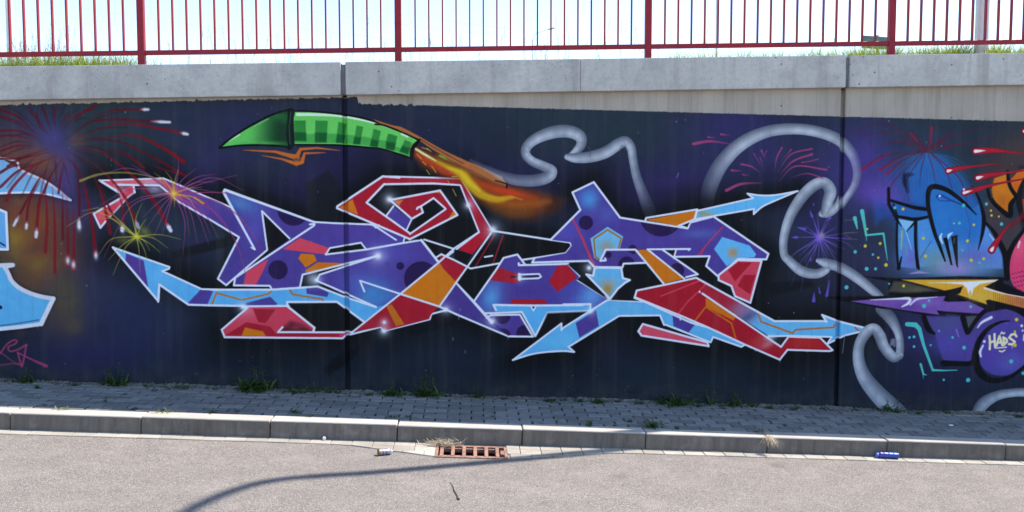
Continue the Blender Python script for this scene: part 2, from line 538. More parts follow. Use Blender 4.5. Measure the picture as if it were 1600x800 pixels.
def smoke(s, al=None, edge=(88, 96, 117), core=(174, 182, 206), bias=-0.3):
    """rounded grey ribbon: lighter along one side, dark rim"""
    pts, ws = PW(s)
    full = spl(np.column_stack([pts, ws]), 10)
    pts, ws = full[:, :2], full[:, 2] * PXS * 0.53
    n = len(pts)
    al = np.interp(np.linspace(0, 1, n), np.linspace(0, 1, len(al)), al) if al is not None else np.ones(n)
    bb = bbox(pts, ws.max() * 1.2 + 6)
    X, Y = grid(bb)
    best = np.full(X.shape, 9.0, np.float32); side = np.zeros_like(best); alp = np.zeros_like(best); wid = np.ones_like(best); var = np.ones_like(best)
    for i in range(n - 1):
        sb = bbox(pts[i:i + 2], max(ws[i], ws[i + 1]) * 1.2 + 4)
        if sb[1] <= sb[0] or sb[3] <= sb[2]: continue
        x, y = grid(sb)
        ax, ay = pts[i]; ex, ey = pts[i + 1] - pts[i]
        L = ex * ex + ey * ey + 1e-6
        t = np.clip(((x - ax) * ex + (y - ay) * ey) / L, 0, 1)
        ddx, ddy = x - ax - t * ex, y - ay - t * ey
        w = ws[i] * (1 - t) + ws[i + 1] * t
        r = np.sqrt(ddx ** 2 + ddy ** 2) / w
        sl = (slice(sb[2] - bb[2], sb[3] - bb[2]), slice(sb[0] - bb[0], sb[1] - bb[0]))
        up = r < best[sl]
        best[sl] = np.where(up, r, best[sl])
        sgn = (ex * ddy - ey * ddx) / np.sqrt(L) / w
        side[sl] = np.where(up, sgn, side[sl])
        alp[sl] = np.where(up, al[i] * (1 - t) + al[i + 1] * t, alp[sl])
        wid[sl] = np.where(up, w, wid[sl])
        var[sl] = np.where(up, .86 + .14 * math.sin(i * .23 + n) + .06 * math.sin(i * .9), var[sl])
    a = np.clip((1 - best) * wid / 1.0 + 0.25, 0, 1) * alp
    k = np.clip(1.06 - np.abs(side - bias) ** 1.25 / 1.12, 0, 1) * var
    k = k * (0.93 + 0.07 * np.sin(side * 23 + X * 0.11 + Y * 0.06))
    col = (np.array(edge, np.float32) * (1 - k[..., None]) + np.array(core, np.float32) * k[..., None]) / 255.0
    blend(bb, a.astype(np.float32), col.astype(np.float32))
def streak(s, w, col, al=0.9, tip=None, clip=None, soft=0.6, taper=0.35):
    line(s, [w * taper, w * 0.8, w], col, soft, [al * 0.35, al, al], clip, True)
    if tip:
        p = spl(P(s))
        line(p[-3:], [w * 0.5, w * 1.1, w * 0.9], tip, 1.2, [0.3, 1, 1])
def drop(s, w):
    """wet looking red drop with a white glint at its head (first point)"""
    line(s, [w, w * 0.8, w * 0.35, w * 0.15], (116, 20, 38), 0.5, 1, None, True)
    line(s, [w * 0.75, w * 0.55, w * 0.2, 0.4], (164, 28, 50), 0.6, 1, None, True)
    p = spl(P(s))
    k = max(3, len(p) // 4)
    line(p[:k], [w * 0.45, w * 0.3, 0.6], (226, 220, 236), 0.6, [1, 1, 0.6])

WHT = (206, 211, 246); BLU = (86, 163, 226); PUR = (74, 60, 142); RED = (160, 28, 48); COR = (200, 66, 92)
ORA = (197, 110, 22); BLK = (20, 22, 27); DPU = (40, 27, 74); GRY = (38, 50, 64)

def paint_mural():
    CV[:] = np.array((37, 49, 64), np.float32) / 255.0
    nz = np.random.default_rng(3)
    # -- clouded ground coat
    fill('P -400,430 2000,470 2000,760 -400,760', (25, 33, 47), 60)
    for x, y, rx, ry, c, al in [
        (560, 265, 150, 95, (38, 30, 72), .75), (330, 205, 110, 45, (45, 41, 92), .7), (325, 285, 60, 45, (66, 50, 128), .7),
        (440, 300, 80, 40, (40, 32, 80), .6), (760, 270, 120, 70, (34, 30, 66), .8), (940, 300, 110, 50, (36, 30, 74), .8), (1060, 290, 90, 40, (45, 36, 92), .7),
        (1000, 330, 70, 25, (40, 34, 86), .6), (700, 220, 90, 40, (30, 38, 62), .6), (880, 200, 130, 40, (38, 52, 64), .6),
        (1150, 200, 90, 45, (48, 42, 100), .7), (1230, 260, 120, 75, (52, 42, 110), .75), (1350, 260, 60, 70, (70, 56, 140), .75), (1380, 300, 50, 35, (84, 66, 160), .7),
        (1290, 360, 60, 60, (44, 40, 92), .7), (1400, 350, 60, 60, (40, 50, 70), .5), (1360, 420, 60, 40, (62, 50, 110), .6),
        (1270, 440, 120, 50, (34, 36, 52), .8), (1430, 520, 70, 50, (58, 46, 118), .6), (1450, 590, 90, 40, (34, 36, 72), .7),
        (30, 250, 70, 45, (112, 66, 52), .75), (10, 225, 50, 30, (80, 66, 76), .6), (70, 260, 30, 25, (150, 84, 48), .5), (80, 300, 40, 40, (66, 54, 92), .7),
        (40, 340, 70, 45, (96, 54, 52), .8), (25, 370, 30, 30, (128, 116, 52), .7), (70, 400, 55, 55, (104, 66, 46), .75), (60, 430, 30, 30, (110, 100, 46), .5),
        (100, 470, 40, 60, (74, 72, 44), .65), (110, 430, 60, 60, (66, 52, 84), .5), (150, 480, 90, 80, (44, 46, 92), .6), (230, 520, 90, 60, (36, 42, 84), .6),
        (120, 555, 110, 30, (44, 38, 88), .5), (300, 400, 40, 40, (38, 36, 76), .6), (310, 440, 60, 30, (32, 40, 52), .6), (60, 205, 50, 40, (56, 58, 112), .7),
        (100, 260, 30, 70, (62, 52, 112), .7), (125, 320, 26, 40, (58, 56, 120), .6), (900, 520, 120, 40, (30, 24, 58), .7), (1150, 560, 120, 30, (30, 42, 58), .6),
        (420, 540, 120, 30, (22, 27, 38), .6), (760, 560, 120, 40, (28, 36, 54), .6)]:
        blob(x, y, rx, ry, c, al)
    # sprayed patches, so that the ground never reads as one flat tone
    for _ in range(320):
        x, y = nz.uniform(-150, 1750), nz.uniform(160, 640)
        r = nz.uniform(8, 45)
        c = [(34, 30, 66), (28, 38, 50), (40, 36, 82), (44, 58, 70), (22, 27, 35), (34, 46, 58), (38, 50, 60)][nz.integers(7)]
        blob(x, y, r * nz.uniform(.6, 1.8), r, c, nz.uniform(.08, .28), nz.uniform(-.4, .4))
    for x, y, rx, ry, c, al in [(150, 195, 90, 36, (40, 54, 62), .6), (240, 240, 60, 30, (40, 52, 62), .5), (20, 240, 46, 26, (104, 66, 56), .7), (62, 250, 24, 18, (140, 82, 46), .6), (50, 262, 60, 26, (92, 56, 60), .5),
                                (30, 335, 60, 30, (108, 56, 48), .75), (24, 372, 24, 22, (140, 124, 48), .75), (60, 350, 34, 26, (120, 70, 44), .6), (70, 395, 50, 34, (112, 58, 42), .7), (62, 415, 18, 16, (124, 108, 44), .6),
                                (104, 470, 22, 40, (84, 80, 42), .6), (100, 500, 40, 26, (70, 56, 64), .5), (45, 440, 30, 20, (96, 60, 46), .5)]:
        blob(x, y, rx, ry, c, al)
    for _ in range(60):
        x, y = nz.uniform(-20, 125), nz.uniform(215, 520)
        blob(x, y, nz.uniform(5, 16), nz.uniform(4, 12), [(130, 86, 44), (70, 52, 70), (112, 100, 48), (100, 54, 46), (52, 44, 80)][nz.integers(5)], nz.uniform(.1, .35), nz.uniform(-.6, .6))
    # black shadow blocks behind the letters
    sh = [
        'a 75,60 575,45 1000,230 b 150,270 100,140 800,385 d 305,405', 'a 180,585 c 20,165 470,165', 'c 80,480 105,537 1000,540 e 395,485 885,325 g 420,530 620,530 455,715 935,650 i 40,712 435,470 755,466 785,540 k 350,525 590,560 890,660 l 505,595',
        'd 30,275 385,35 1000,45 f 295,455 905,545', 'h 120,155 285,75 490,355 j 370,295 800,585 k 658,215', 'k 240,25 850,362 l 440,360 800,425', 'j 240,250 I 510,490', 'i 585,590 k 330,555']
    for s in sh: line(s, 62, (17, 20, 27), 26, .72)
    for s in sh: line(s, 26, (15, 17, 22), 12, .8)
    fill('a 630,625 900,545 1080,505 1080,580 650,680', (22, 24, 30), 2.2, .85)
    fill('C 545,450 655,390 705,460 705,640 560,620', (26, 28, 36), 2.5, .75)
    fill('D 630,610 700,540 830,480 770,560 655,640', (18, 19, 27), 2, .9)
    fill('e 570,510 590,470 1000,380 1000,420 650,520', (18, 21, 27), 3, .9)
    fill('l 0,60 330,40 365,90 0,170', (20, 22, 30), 3, .8)
    fill('c 600,290 980,265 e 240,415 150,497 c 805,495 805,465', BLK, 1.5)
    # -- left letter running out of the frame
    fill('P -260,225 A 0,330 110,395 230,450 340,535 200,502 0,500 P -260,300', (18, 20, 28), 9, .8)
    fill('P -230,240 A 0,330 100,388 230,450 338,533 200,498 0,498 P -230,300', (110, 168, 222), .8)
    for k in range(12):
        x = 20 + k * 26
        line('A %f,%f %f,%f' % (x, 340 + k * 15, x - 26, 470), 1.6, (190, 130, 150), .8, .5)
    line('P -230,240 A 0,330 100,388 230,450 338,533', 3.4, (214, 196, 214), .6, .9, None, True)
    line('A 338,533 200,500 60,497 0,500 P -120,305', 3.2, WHT, .6, 1, None, True)
    fill('P -90,320 A 0,578 30,592 40,772 0,770 P -90,390', (16, 18, 26), 5, .9)
    fill('P -80,325 A 0,582 26,594 34,765 0,768 P -80,385', (96, 160, 222), .6)
    line('P -80,322 A 0,580 28,592 36,770 P -80,389', 4, WHT, .6)
    line('A 0,738 22,752', 2, (26, 24, 52), .6)
    big = P('P -240,430 B 0,105 35,125 60,185 140,240 255,268 200,392 100,410 0,418 P -240,540')
    fill(big, (18, 20, 28), 8, .9)
    fill(big, (88, 164, 222), .6)
    line('P -240,432 B 0,108 22,118 40,150 55,182 90,215 140,240 190,256 255,268', 6.5, (196, 198, 222), .7, 1, None, True)
    line('B 255,268 225,330 197,390', 7, (206, 208, 230), .7)
    line('B 197,390 100,404 0,414 P -240,535', 6, (206, 208, 232), .7)
    line('B 0,398 100,385 185,370', 1.4, (40, 50, 80), .8, .8)
    dot('B 0,310', 3, (26, 24, 52))
    # -- pink tag near the pavement
    TG = (158, 56, 104)
    line('B -40,560 0,530 30,490 62,468 80,472 70,486 40,500 45,520 80,515 125,490', 2.6, TG, .9, .85, None, True)
    line('B 125,490 118,540 104,595 92,560 85,528', 2.8, TG, .9, .9)
    line('B 85,528 150,560 222,592', [2.2, 2.6, 5], TG, .9, .9)
    line('B -30,600 0,588 60,580 110,585', 2, TG, .9, .7)
    line('B 0,525 60,570 104,592', 1.8, TG, .9, .7)

    # -- long blue band with the left arrow
    band = 'a 180,585 622,740 565,770 D 45,222 c 470,165 830,140 e 100,225 335,300 525,200 240,415 c 980,262 590,262 600,292 250,295 B 905,297 765,200 760,280'
    # -- purple leg and red arrow head upper left
    leg = 'a 575,45 b 150,270 95,150 105,135 800,385 790,415 620,525 395,300 435,605 c 115,130 50,80 b 215,505 0,375 a 690,225 545,100'
    mleg = mask(leg)
    fill('b 150,270 800,385 620,525 200,800 65,800', BLK, 4, .6)
    fill(leg, PUR)
    bt('b 220,235', 32, 14, (70, 122, 190), .9, .35, mleg); bt('b 330,420', 16, 26, (84, 82, 176), .7, .2, mleg); bt('b 100,480', 22, 40, (62, 48, 128), .5, 0, mleg)
    bt('a 640,130', 22, 16, (150, 60, 120), .75, 0, mleg); bt('a 800,210', 40, 14, (116, 66, 150), .6, .45, mleg)
    dot('b 640,292', 24.5, DPU, .6, mleg)
    fill('b 395,300 620,525 435,650 425,640', BLK)
    fill('b 435,605 440,655 270,755 262,750', BLK)
    redp = 'a 75,62 575,48 660,140 545,100 350,98 348,152 155,347 84,430 30,322 240,200 220,150'
    mred = mask(redp)
    fill(redp, (196, 62, 84))
    bt('a 300,75', 30, 6, (214, 92, 110), .7, 0, mred); bt('a 470,75', 20, 8, (206, 150, 170), .8, 0, mred); bt('a 230,150', 8, 12, (220, 170, 186), .8, 0, mred); bt('a 90,330', 14, 10, (214, 84, 106), .8, 0, mred)
    fill('a 205,95 330,98 250,140', (90, 84, 104), 1.2, .7)
    bt('a 500,130', 14, 7, (150, 160, 190), .8)
    line('a 225,150 75,62 575,45 b 150,270', 2.6, WHT, .6)
    line('a 75,62 225,155', 3.6, WHT, .7)
    line('a 195,95 340,97 350,155', 3.2, WHT, .7)
    line('a 350,155 300,190 155,350', 2.4, WHT, .8, .75)
    line('a 240,200 30,322 82,432 125,380', 3.2, WHT, .7)
    line('a 345,98 545,100 690,225 b 0,375 215,505 c 50,80 115,130 b 435,605 395,302 620,525', [3, 3, 3.2, 3.2, 3, 3], WHT, .6)
    line('b 310,585 338,600 95,155 105,135 800,386', [2, 3.2, 3.4, 5, 4.2, 3.6], WHT, .6)

    # -- second letter
    p2 = 'b 800,388 d 310,405 345,415 600,520 560,505 550,548 685,528 825,705 e 525,200 430,280 330,300 0,170 c 1000,200 830,140 690,150 470,160 455,135 175,130 185,70'
    m2 = mask(p2)
    fill(band, BLU)
    mb = mask(band)
    bt('B 780,160', 20, 14, (104, 176, 234), .6, 0, mb)
    fill('B 605,50 690,85 712,215 600,110', (80, 58, 142), .6, 1, mb)
    fill('D -30,300 42,222 100,230 72,299', PUR, .6, 1, mb)
    fill('c 270,270 460,220 515,275 500,295 270,295', (74, 62, 144), .6, 1, mb)
    fill('c 740,150 830,138 917,190 905,222 745,197', (72, 58, 140), .6, 1, mb)
    bt('e 440,230', 26, 16, (58, 110, 178), .8, 0, mb)
    line('c 5,275 40,190 235,246 440,200 468,178', 2.6, (176, 104, 36), .5)
    line('c 612,170 635,202 860,238 872,250', 2.8, (176, 104, 36), .5)
    fill(p2, PUR)
    bt('c 200,80', 12, 16, (64, 52, 130), .5, 0, m2); bt('e 230,110', 34, 20, (80, 96, 186), .8, 0, m2); bt('e 320,190', 26, 18, (64, 124, 190), .85, -.3, m2)
    bt('d 420,620', 40, 22, (86, 82, 180), .6, 0, m2); bt('d 150,470', 50, 14, (82, 64, 156), .6, 0, m2); bt('d 60,690', 30, 8, (84, 70, 160), .5, 0, m2)
    fill('e 300,160 525,200 300,350 150,240', (66, 126, 194), 9, .7, m2)
    fill('b 555,600 690,510 920,590 890,640', COR, .5, 1, m2)
    fill('b 445,675 270,775 c 250,125 345,128 b 395,790', COR, .5, 1, m2)
    dot('b 520,760', 15, DPU, .6, m2)
    fill('b 700,633 800,640 822,690 735,742 678,670', ORA, .5, 1, m2)
    fill('b 738,780 735,760 830,700 d 95,708 0,742', (190, 104, 28), .5, 1, m2)
    dot('d 525,730', 6, DPU, .6, m2); dot('d 690,828', 27, DPU, .6, m2)
    line('d 400,715 420,700 438,715 422,732 402,722', .9, (58, 46, 118), .5)
    fill('b 895,640 925,592 d 220,550 255,598', BLK)
    fill('c 690,150 712,45 d 350,652 c 845,45 820,92 1000,190 e 335,300 0,195 c 830,140', (24, 25, 31), .6)
    bt('c 790,80', 11, 11, (190, 200, 236), .55)
    line('b 800,386 d 0,395 308,406 335,430', 3, WHT, .5)
    line('b 770,405 805,402 800,415 c 185,72 175,132 455,135 472,162', 3.2, WHT, .6)
    line('b 893,640 d 255,602 550,550 685,528', 3.1, WHT, .6)
    line('b 893,640 925,590 d 218,548 258,600', 2.8, WHT, .5)
    line('c 690,150 712,48 d 350,650', 3, WHT, .5)
    line('d 350,650 c 845,48 820,95 e 0,150 335,300', 3, WHT, .5)
    line('e 335,300 e 100,225 c 830,140 690,150 470,165 0,165', [3.6, 3, 3.4, 3.4, 3.4], WHT, .6)
    line('a 180,585 622,738 618,752 566,770 D 45,222 c 60,165', 3, WHT, .5)
    line('a 180,585 B 760,280 765,200 905,297 c 0,288 245,292 258,304 595,296 592,262 980,260 e 240,415', 3.4, WHT, .6)
    line('B 760,270 759,285', 2.2, WHT, .6)
    line('c 255,300 600,296', 5, WHT, .7)

    # -- red trapezoid under the band
    tr = 'c 290,303 595,300 800,465 795,500 1000,500 e 150,498 75,540 c 1000,540 105,535 80,480'
    mt = mask(tr)
    fill(tr, (192, 58, 82))
    bt('c 300,330', 26, 10, (214, 100, 126), .6, 0, mt); bt('c 230,400', 30, 16, (204, 76, 98), .6, 0, mt); bt('c 600,380', 30, 16, (198, 62, 92), .6, 0, mt)
    fill('c 322,312 500,320 440,402 420,426 365,416', (148, 26, 48), .9, .9)
    fill('c 108,522 275,420 460,455 518,530', (158, 28, 48), .6)
    fill('c 235,527 262,460 400,490 427,527', ORA, .5)
    fill('c 505,505 1000,505 1000,536 505,533', (156, 28, 50), .8)
    fill('c 535,492 620,420 700,440 785,494', (24, 22, 28), 5, .95, mt)
    bt('c 660,460', 14, 5, (170, 54, 78), .7, 0, mt)
    line('c 285,303 80,478 103,537 e 75,545 95,525 375,455 398,487 755,396 768,355 885,325', 3.2, WHT, .6)
    line('c 595,296 805,463 795,496', 3.6, WHT, .6)
    line('c 555,458 520,497 e 0,498 150,497', 3.2, WHT, .6)

    # -- red spiral
    fill('d 400,90 f 45,100 190,465 0,590 d 825,690 690,525 600,515 262,235', BLK, 1)
    bt('d 880,230', 14, 14, (40, 46, 56), .5)
    rib = 'd 30,275 385,35 o 600,548 f 295,455 190,465 45,100 d 400,90 262,235 600,475 880,285 785,200 690,262 700,310 615,360 460,220 835,140 970,330 600,520'
    mr = mask(rib)
    fill(rib, RED)
    bt('o 400,560', 40, 5, (176, 46, 66), .7, 0, mr); bt('f 130,250', 12, 30, (178, 60, 84), .6, .3, mr)
    fill('d 50,275 152,208 197,332', (198, 108, 30), .5, 1, mr)
    fill('d 475,222 548,212 515,258', (196, 106, 40), .8, 1, mr)
    fill('d 938,298 968,330 903,357', ORA, .6, 1, mr)
    fill('d 790,155 838,145 850,165', ORA, .8, 1, mr)
    fill('f 190,465 290,460 135,642 25,600', (170, 26, 46), .6)
    fill('d 470,262 612,372 575,447 412,340', (76, 62, 148), .5)
    line('d 345,432 358,410', 2.6, WHT, .5); line('d 308,406 492,526', 2.8, WHT, .5); line('d 548,550 560,508', 2.6, WHT, .5)
    line('d 600,520 30,278 34,264 388,30 520,40 o 0,530 400,540 600,549 f 295,455', [3.4, 3.4, 3.6, 3.4, 3, 3, 2.4, 2.2], WHT, .6)
    line('d 600,475 262,235 400,90 o 0,592 380,585 590,598 f 45,100 190,465 d 825,705', [3.2, 3.4, 3.4, 3.2, 2.6, 2.6, 3], WHT, .6)
    line('d 598,522 972,332 836,140 445,215 615,362 702,312 686,265 660,275 655,285', 3.3, WHT, .6)
    line('d 600,480 880,285 868,272 785,200 690,262', 3, WHT, .5)
    line('d 412,342 472,262', 2.8, WHT, .5); line('d 612,370 575,447', 2.6, WHT, .5)

    # -- orange and red bar rising to the right, purple foot
    fill('f 0,600 135,640 92,716 0,682 d 945,595 985,570', BLK, .8)
    fill('d 715,525 945,597 812,665', BLK)
    bar = 'd 845,640 f 92,735 e 830,297 530,200 d 825,700'
    mbar = mask(bar)
    fill(bar, (196, 108, 24))
    bt('e 720,130', 34, 26, (202, 114, 22), .5, 0, mbar)
    fill('d 842,640 f 95,735 e 955,98 860,0 d 830,700', RED, .6, 1, mbar)
    fill('e 530,200 830,297 765,360 750,395 398,487 375,455 150,497', (158, 28, 46), .6)
    fill('e 415,292 458,280 558,435 492,452', (184, 100, 30), .6)
    fill('g 10,110 290,420 420,530 e 995,370 830,297 955,110', (70, 56, 134), .6)
    fill('g 10,110 f 92,725 350,712 g 155,255', BLK, .6)

    # -- black wedge
    fill('f 300,462 905,545 915,570 865,628 535,680 490,640 385,665 350,710 125,750 95,715 285,478', (19, 20, 24), .6)
    line('f 312,488 165,728', 2.6, (122, 24, 42), .5); line('f 377,493 300,706', 2.4, (130, 26, 44), .5)
    line('f 235,660 295,650', 2.6, WHT, .5)
    line('f 295,455 750,525 900,546 915,572 868,630 625,668 530,682', 3.2, WHT, .6)
    line('d 690,528 820,695', 4, WHT, .6); line('d 712,523 945,597', 3, WHT, .6)
    line('d 808,663 845,638 f 0,685 125,750 355,708', 3, WHT, .5)
    line('f 283,475 e 830,297', 3, WHT, .6)
    line('e 150,497 530,195 d 825,703 f 0,590 190,465', 3, WHT, .6)
    line('e 245,180 210,95 530,200 830,297 995,372 g 0,352 420,530', [2.8, 2.8, 3.2, 3.4, 3.4, 3], WHT, .6)

    # -- middle letter
    p5 = 'f 380,668 490,640 545,715 885,715 g 985,60 960,90 i 350,335 215,430 g 725,345 530,335 235,345 152,255'
    m5 = mask(p5)
    fill(p5, (74, 60, 144))
    bt('g 290,220', 16, 24, (80, 150, 216), .95, .3, m5); bt('i 190,310', 26, 18, (96, 170, 232), .95, 0, m5); bt('i 60,280', 30, 22, (70, 66, 160), .7, 0, m5); bt('g 600,180', 50, 12, (70, 52, 132), .5, 0, m5)
    fill('f 345,742 g 490,40 505,100 470,116 272,92', RED, .6, 1, m5)
    fill('f 805,728 882,722 g 955,70 805,182 735,105', (164, 26, 44), .6, 1, m5)
    fill('g 432,280 450,240 705,240 722,278', (158, 28, 48), .6, 1, m5)
    fill('g 305,288 i 212,378 215,432 g 725,345 632,525 530,338 325,335', BLU, .6)
    fill('g 595,290 615,328 636,292', BLK, .5)
    fill('g 250,350 525,342 628,528 612,530 505,362 280,364 262,385', (26, 24, 34), .6)
    p6 = 'g 262,388 282,364 510,360 612,530 425,530'
    m6 = mask(p6)
    fill(p6, (76, 58, 140))
    dot('g 375,375', 12, DPU, .6, m6); dot('g 380,525', 11.5, DPU, .6, m6); dot('g 545,505', 13, DPU, .6, m6)
    line('g 445,65 520,62', 2.6, (26, 24, 32), .8)
    fill('g 520,52 660,48 660,66 520,72', (46, 42, 70), .6)
    line('g 505,48 660,42 675,64 655,76 505,82', 2.8, WHT, .5)
    line('g 505,45 507,85', 4.5, WHT, .9)
    line('g 10,110 150,262 290,420', [3, 4.4, 5], WHT, .6)
    line('g 155,250 330,0 f 382,667 490,640 548,715', 3.2, WHT, .5)
    line('f 500,708 502,724 885,713 g 985,62 962,90 i 350,337', [3, 3.4, 3.4, 3.4], WHT, .6)
    line('g 240,350 525,340 630,528 725,346 i 0,440 215,432', 3.4, WHT, .6)
    line('g 322,325 303,284 600,289 1000,286 i 0,380 210,378 212,430', [3.2, 3.6, 3.2, 3.2, 3.6, 2], WHT, .6)
    line('g 590,285 615,328 638,290', 2.4, WHT, .5)
    line('g 250,385 282,364 510,360 612,532 425,530', 3.2, WHT, .5)

    # -- blue arrow pointing down left and its long body
    fill('g 725,350 i 210,436 g 840,478 835,432 640,560', BLK, 2)
    b2 = 'g 455,715 835,430 835,478 i 340,345 365,355 630,358 1000,520 k 120,320 330,410 620,545 590,560 370,487 350,525 0,385 i 785,540 755,468 435,470 40,710 g 890,610 935,652 850,648 720,655 600,670'
    mb2 = mask(b2)
    fill(b2, (90, 166, 224))
    bt('g 850,560', 24, 16, (100, 176, 232), .6, 0, mb2); bt('i 500,410', 40, 12, (104, 172, 222), .6, 0, mb2)
    fill('i 95,525 255,425 277,548 125,640', (74, 58, 140), .6, 1, mb2)
    fill('k 50,300 120,320 225,390 178,450 60,400', (72, 58, 140), .6, 1, mb2)
    line('g 455,715 835,428 834,480 i 0,562 345,345 630,358 1000,525 k 330,410', 3, WHT, .5)
    line(np.vstack([spl(P('g 455,715 600,670 720,652 850,645 935,652')), P('g 888,610 i 40,712 435,470 755,466 785,540 k 0,390 350,527 370,485 590,562 618,545')]), 3, WHT, .5)

    # -- small blue arrow in the middle
    fill('f 885,717 h 250,695 i 232,95 180,145 345,340 105,185 135,160 30,65', (22, 24, 30), .8)
    fill('i 470,62 640,62 780,220 570,270 555,330 630,355 368,345 430,260 518,190 462,170', BLK, .8)
    ar = 'i 178,145 232,156 243,92 452,95 464,175 519,190 480,210 425,257 365,337'
    mar = mask(ar)
    fill(ar, (92, 168, 226))
    bt('i 350,225', 18, 10, (150, 160, 170), .7, 0, mar); bt('i 345,262', 8, 10, (168, 122, 56), .9, 0, mar)
    line('i 240,92 452,96 464,175 519,190 480,212 425,258 365,337 178,145 232,157 243,95', 3.4, WHT, .5)

    # -- upper right letter
    p7 = 'h 120,155 285,75 490,355 j 165,385 190,340 370,295 800,585 785,625 570,620 405,755 318,680 340,605 60,608 h 915,665 830,600 705,600 620,600 690,705 520,712 505,740 285,745 245,690 f 605,703 632,672 868,630 915,572 905,545 750,525 h 180,292'
    m7 = mask(p7)
    fill(p7, (73, 59, 144))
    bt('h 250,205', 16, 17, (74, 138, 208), .95, 0, m7); bt('h 400,330', 18, 14, (80, 96, 178), .6, 0, m7); bt('h 80,450', 24, 20, (86, 84, 184), .6, 0, m7); bt('j 270,430', 30, 8, (82, 96, 170), .7, 0, m7); bt('h 700,540', 50, 8, (80, 64, 154), .5, 0, m7)
    dot('h 225,392', 11.3, DPU, .6, m7); dot('h 815,325', 35.5, DPU, .6, m7); dot('h 403,642', 5, DPU, .6, m7); dot('h 545,722', 13.5, DPU, .6, m7); dot('h 590,600', 7, DPU, .6, m7)
    line('h 125,368 200,520 285,720', [3, 3.6, 4.4], (172, 58, 96), .6, 1, m7)
    pent = 'h 395,423 517,500 490,600 380,600 338,692 290,666 260,515'
    mp = mask(pent)
    fill(pent, (104, 176, 228), .5)
    bt('h 385,580', 11, 10, (146, 136, 122), .9, 0, mp)
    line('h 480,596 502,515 395,448 287,518 300,658 338,684', 2.7, (164, 104, 44), .5)
    fill('h 380,606 605,606 690,705 520,712 505,738 340,738', (70, 56, 136), .6, .9)
    dot('h 403,642', 5, DPU, .6); dot('h 545,722', 13.5, DPU, .6, m7); fill('h 550,612 610,612 612,636 590,638', DPU, .6)
    fill('h 620,604 705,602 i 945,180 785,217', (196, 108, 26), .5)
    fill('h 708,602 830,603 j 250,745 158,768', (74, 60, 144), .5)
    dot('j 85,715', 12, DPU, .6, mask('h 708,602 830,603 j 250,745 158,768'))
    fill('h 832,605 928,605 912,662', BLK, .5)
    fill('j 70,614 335,612 315,685 410,770 k 520,90 540,165 240,25 j 250,750', BLK, .6)
    hexa = 'j 440,453 655,520 706,590 690,612 565,622 475,682 376,548'
    mh = mask(hexa)
    fill(hexa, (92, 170, 232), .5)
    bt('j 522,578', 8, 8, (176, 130, 86), .9, 0, mh)
    line('j 447,372 330,500 245,602', 2, (176, 54, 92), .5); line('j 300,540 268,602', 2, (176, 54, 92), .5)
    line('f 750,525 h 182,292 120,155 287,75 492,352 j 170,386 190,340 372,293 802,585 785,628 565,625 408,762 315,680 342,604 60,609', 3.3, WHT, .6)
    line('h 375,672 380,686 338,690 380,603 612,602 700,707 i 785,222', 3.2, WHT, .6)
    line('j 178,556 190,547 h 706,600 i 945,180', 3, WHT, .5); line('h 820,600 j 250,745 158,768', 3.2, WHT, .5); line('h 930,604 912,668', 2.8, WHT, .5)
    line('f 625,668 605,703 h 245,690 290,738 510,741 520,712 690,705', 3.3, WHT, .6)

    # -- right hand arrow over the letter
    fill('j 122,370 192,335 172,384', BLK, .5)
    fill('h 690,370 j 240,245 222,312 97,367', (194, 108, 24), .5)
    arr = np.vstack([P('j 222,316 240,250 682,150 636,114'), spl(P('j 636,114 740,128 860,125 I 512,489'))[1:], spl(P('I 512,489 j 830,180 750,220 686,276'))[1:], P('j 688,235 370,290')])
    mra = mask(arr)
    fill(arr, (92, 170, 230))
    bt('j 310,275', 14, 5, (152, 140, 110), .9, .15, mra); bt('j 800,150', 24, 7, (106, 182, 240), .6, .2, mra)
    line(np.vstack([arr, arr[:1]]), 2.8, WHT, .5)
    line('h 690,372 696,355 j 246,238 226,314 97,367', 3.2, WHT, .5); line('j 120,368 172,384 192,338', 2.6, WHT, .5)
    # -- red shard
    shd = 'j 565,635 745,640 k 658,215 540,165 515,85 412,40 j 412,755'
    ms = mask(shd)
    fill(shd, (194, 62, 86))
    fill('j 565,650 672,652 540,800 485,712', (160, 26, 46), .5, 1, ms); fill('k 560,85 610,0 700,0 655,150', (158, 26, 46), .5, 1, ms); fill('j 570,790 660,700 700,745 600,745', (188, 60, 86), .5, .7, ms)
    line('j 562,634 748,640 k 660,218 540,166 512,86 412,40 j 412,752 562,634', 3.4, WHT, .6)
    # -- big red shape, its blue tail and arrow
    strip = 'k 240,25 850,362 l 440,358 420,312 560,365 800,425 600,472 460,540 495,482 k 800,475 270,130'
    gradfill(strip, (160, 36, 58), (94, 168, 226), 'k 450,200', 'k 760,400')
    mst = mask(strip)
    bt('k 600,250', 24, 10, (140, 110, 160), .6, -.5, mst); bt('k 640,330', 22, 7, (60, 60, 110), .6, -.55, mst); bt('l 300,410', 60, 10, (100, 172, 226), .5, 0, mst)
    rb = 'i 555,330 572,272 k 240,25 300,62 285,148 900,560 960,482 l 405,488 503,588 150,585 90,660 k 620,545 330,410 120,320'
    mrb = mask(rb)
    fill(rb, (158, 26, 44), .6)
    bt('k 750,510', 26, 10, (176, 56, 66), .7, -.5, mrb); bt('l 280,530', 30, 10, (176, 46, 40), .7, 0, mrb); bt('k 800,540', 14, 6, (190, 130, 150), .7, -.5, mrb)
    line('k -40,165 0,150 265,45', 2.2, (192, 62, 84), .7); line('k 98,302 170,210 310,75', 2.2, (192, 62, 84), .7)
    fill('k 310,180 552,310 530,357 313,250', (194, 104, 24), .6)
    line('k 225,362 311,250 512,377 545,490', 2.8, (186, 92, 24), .5)
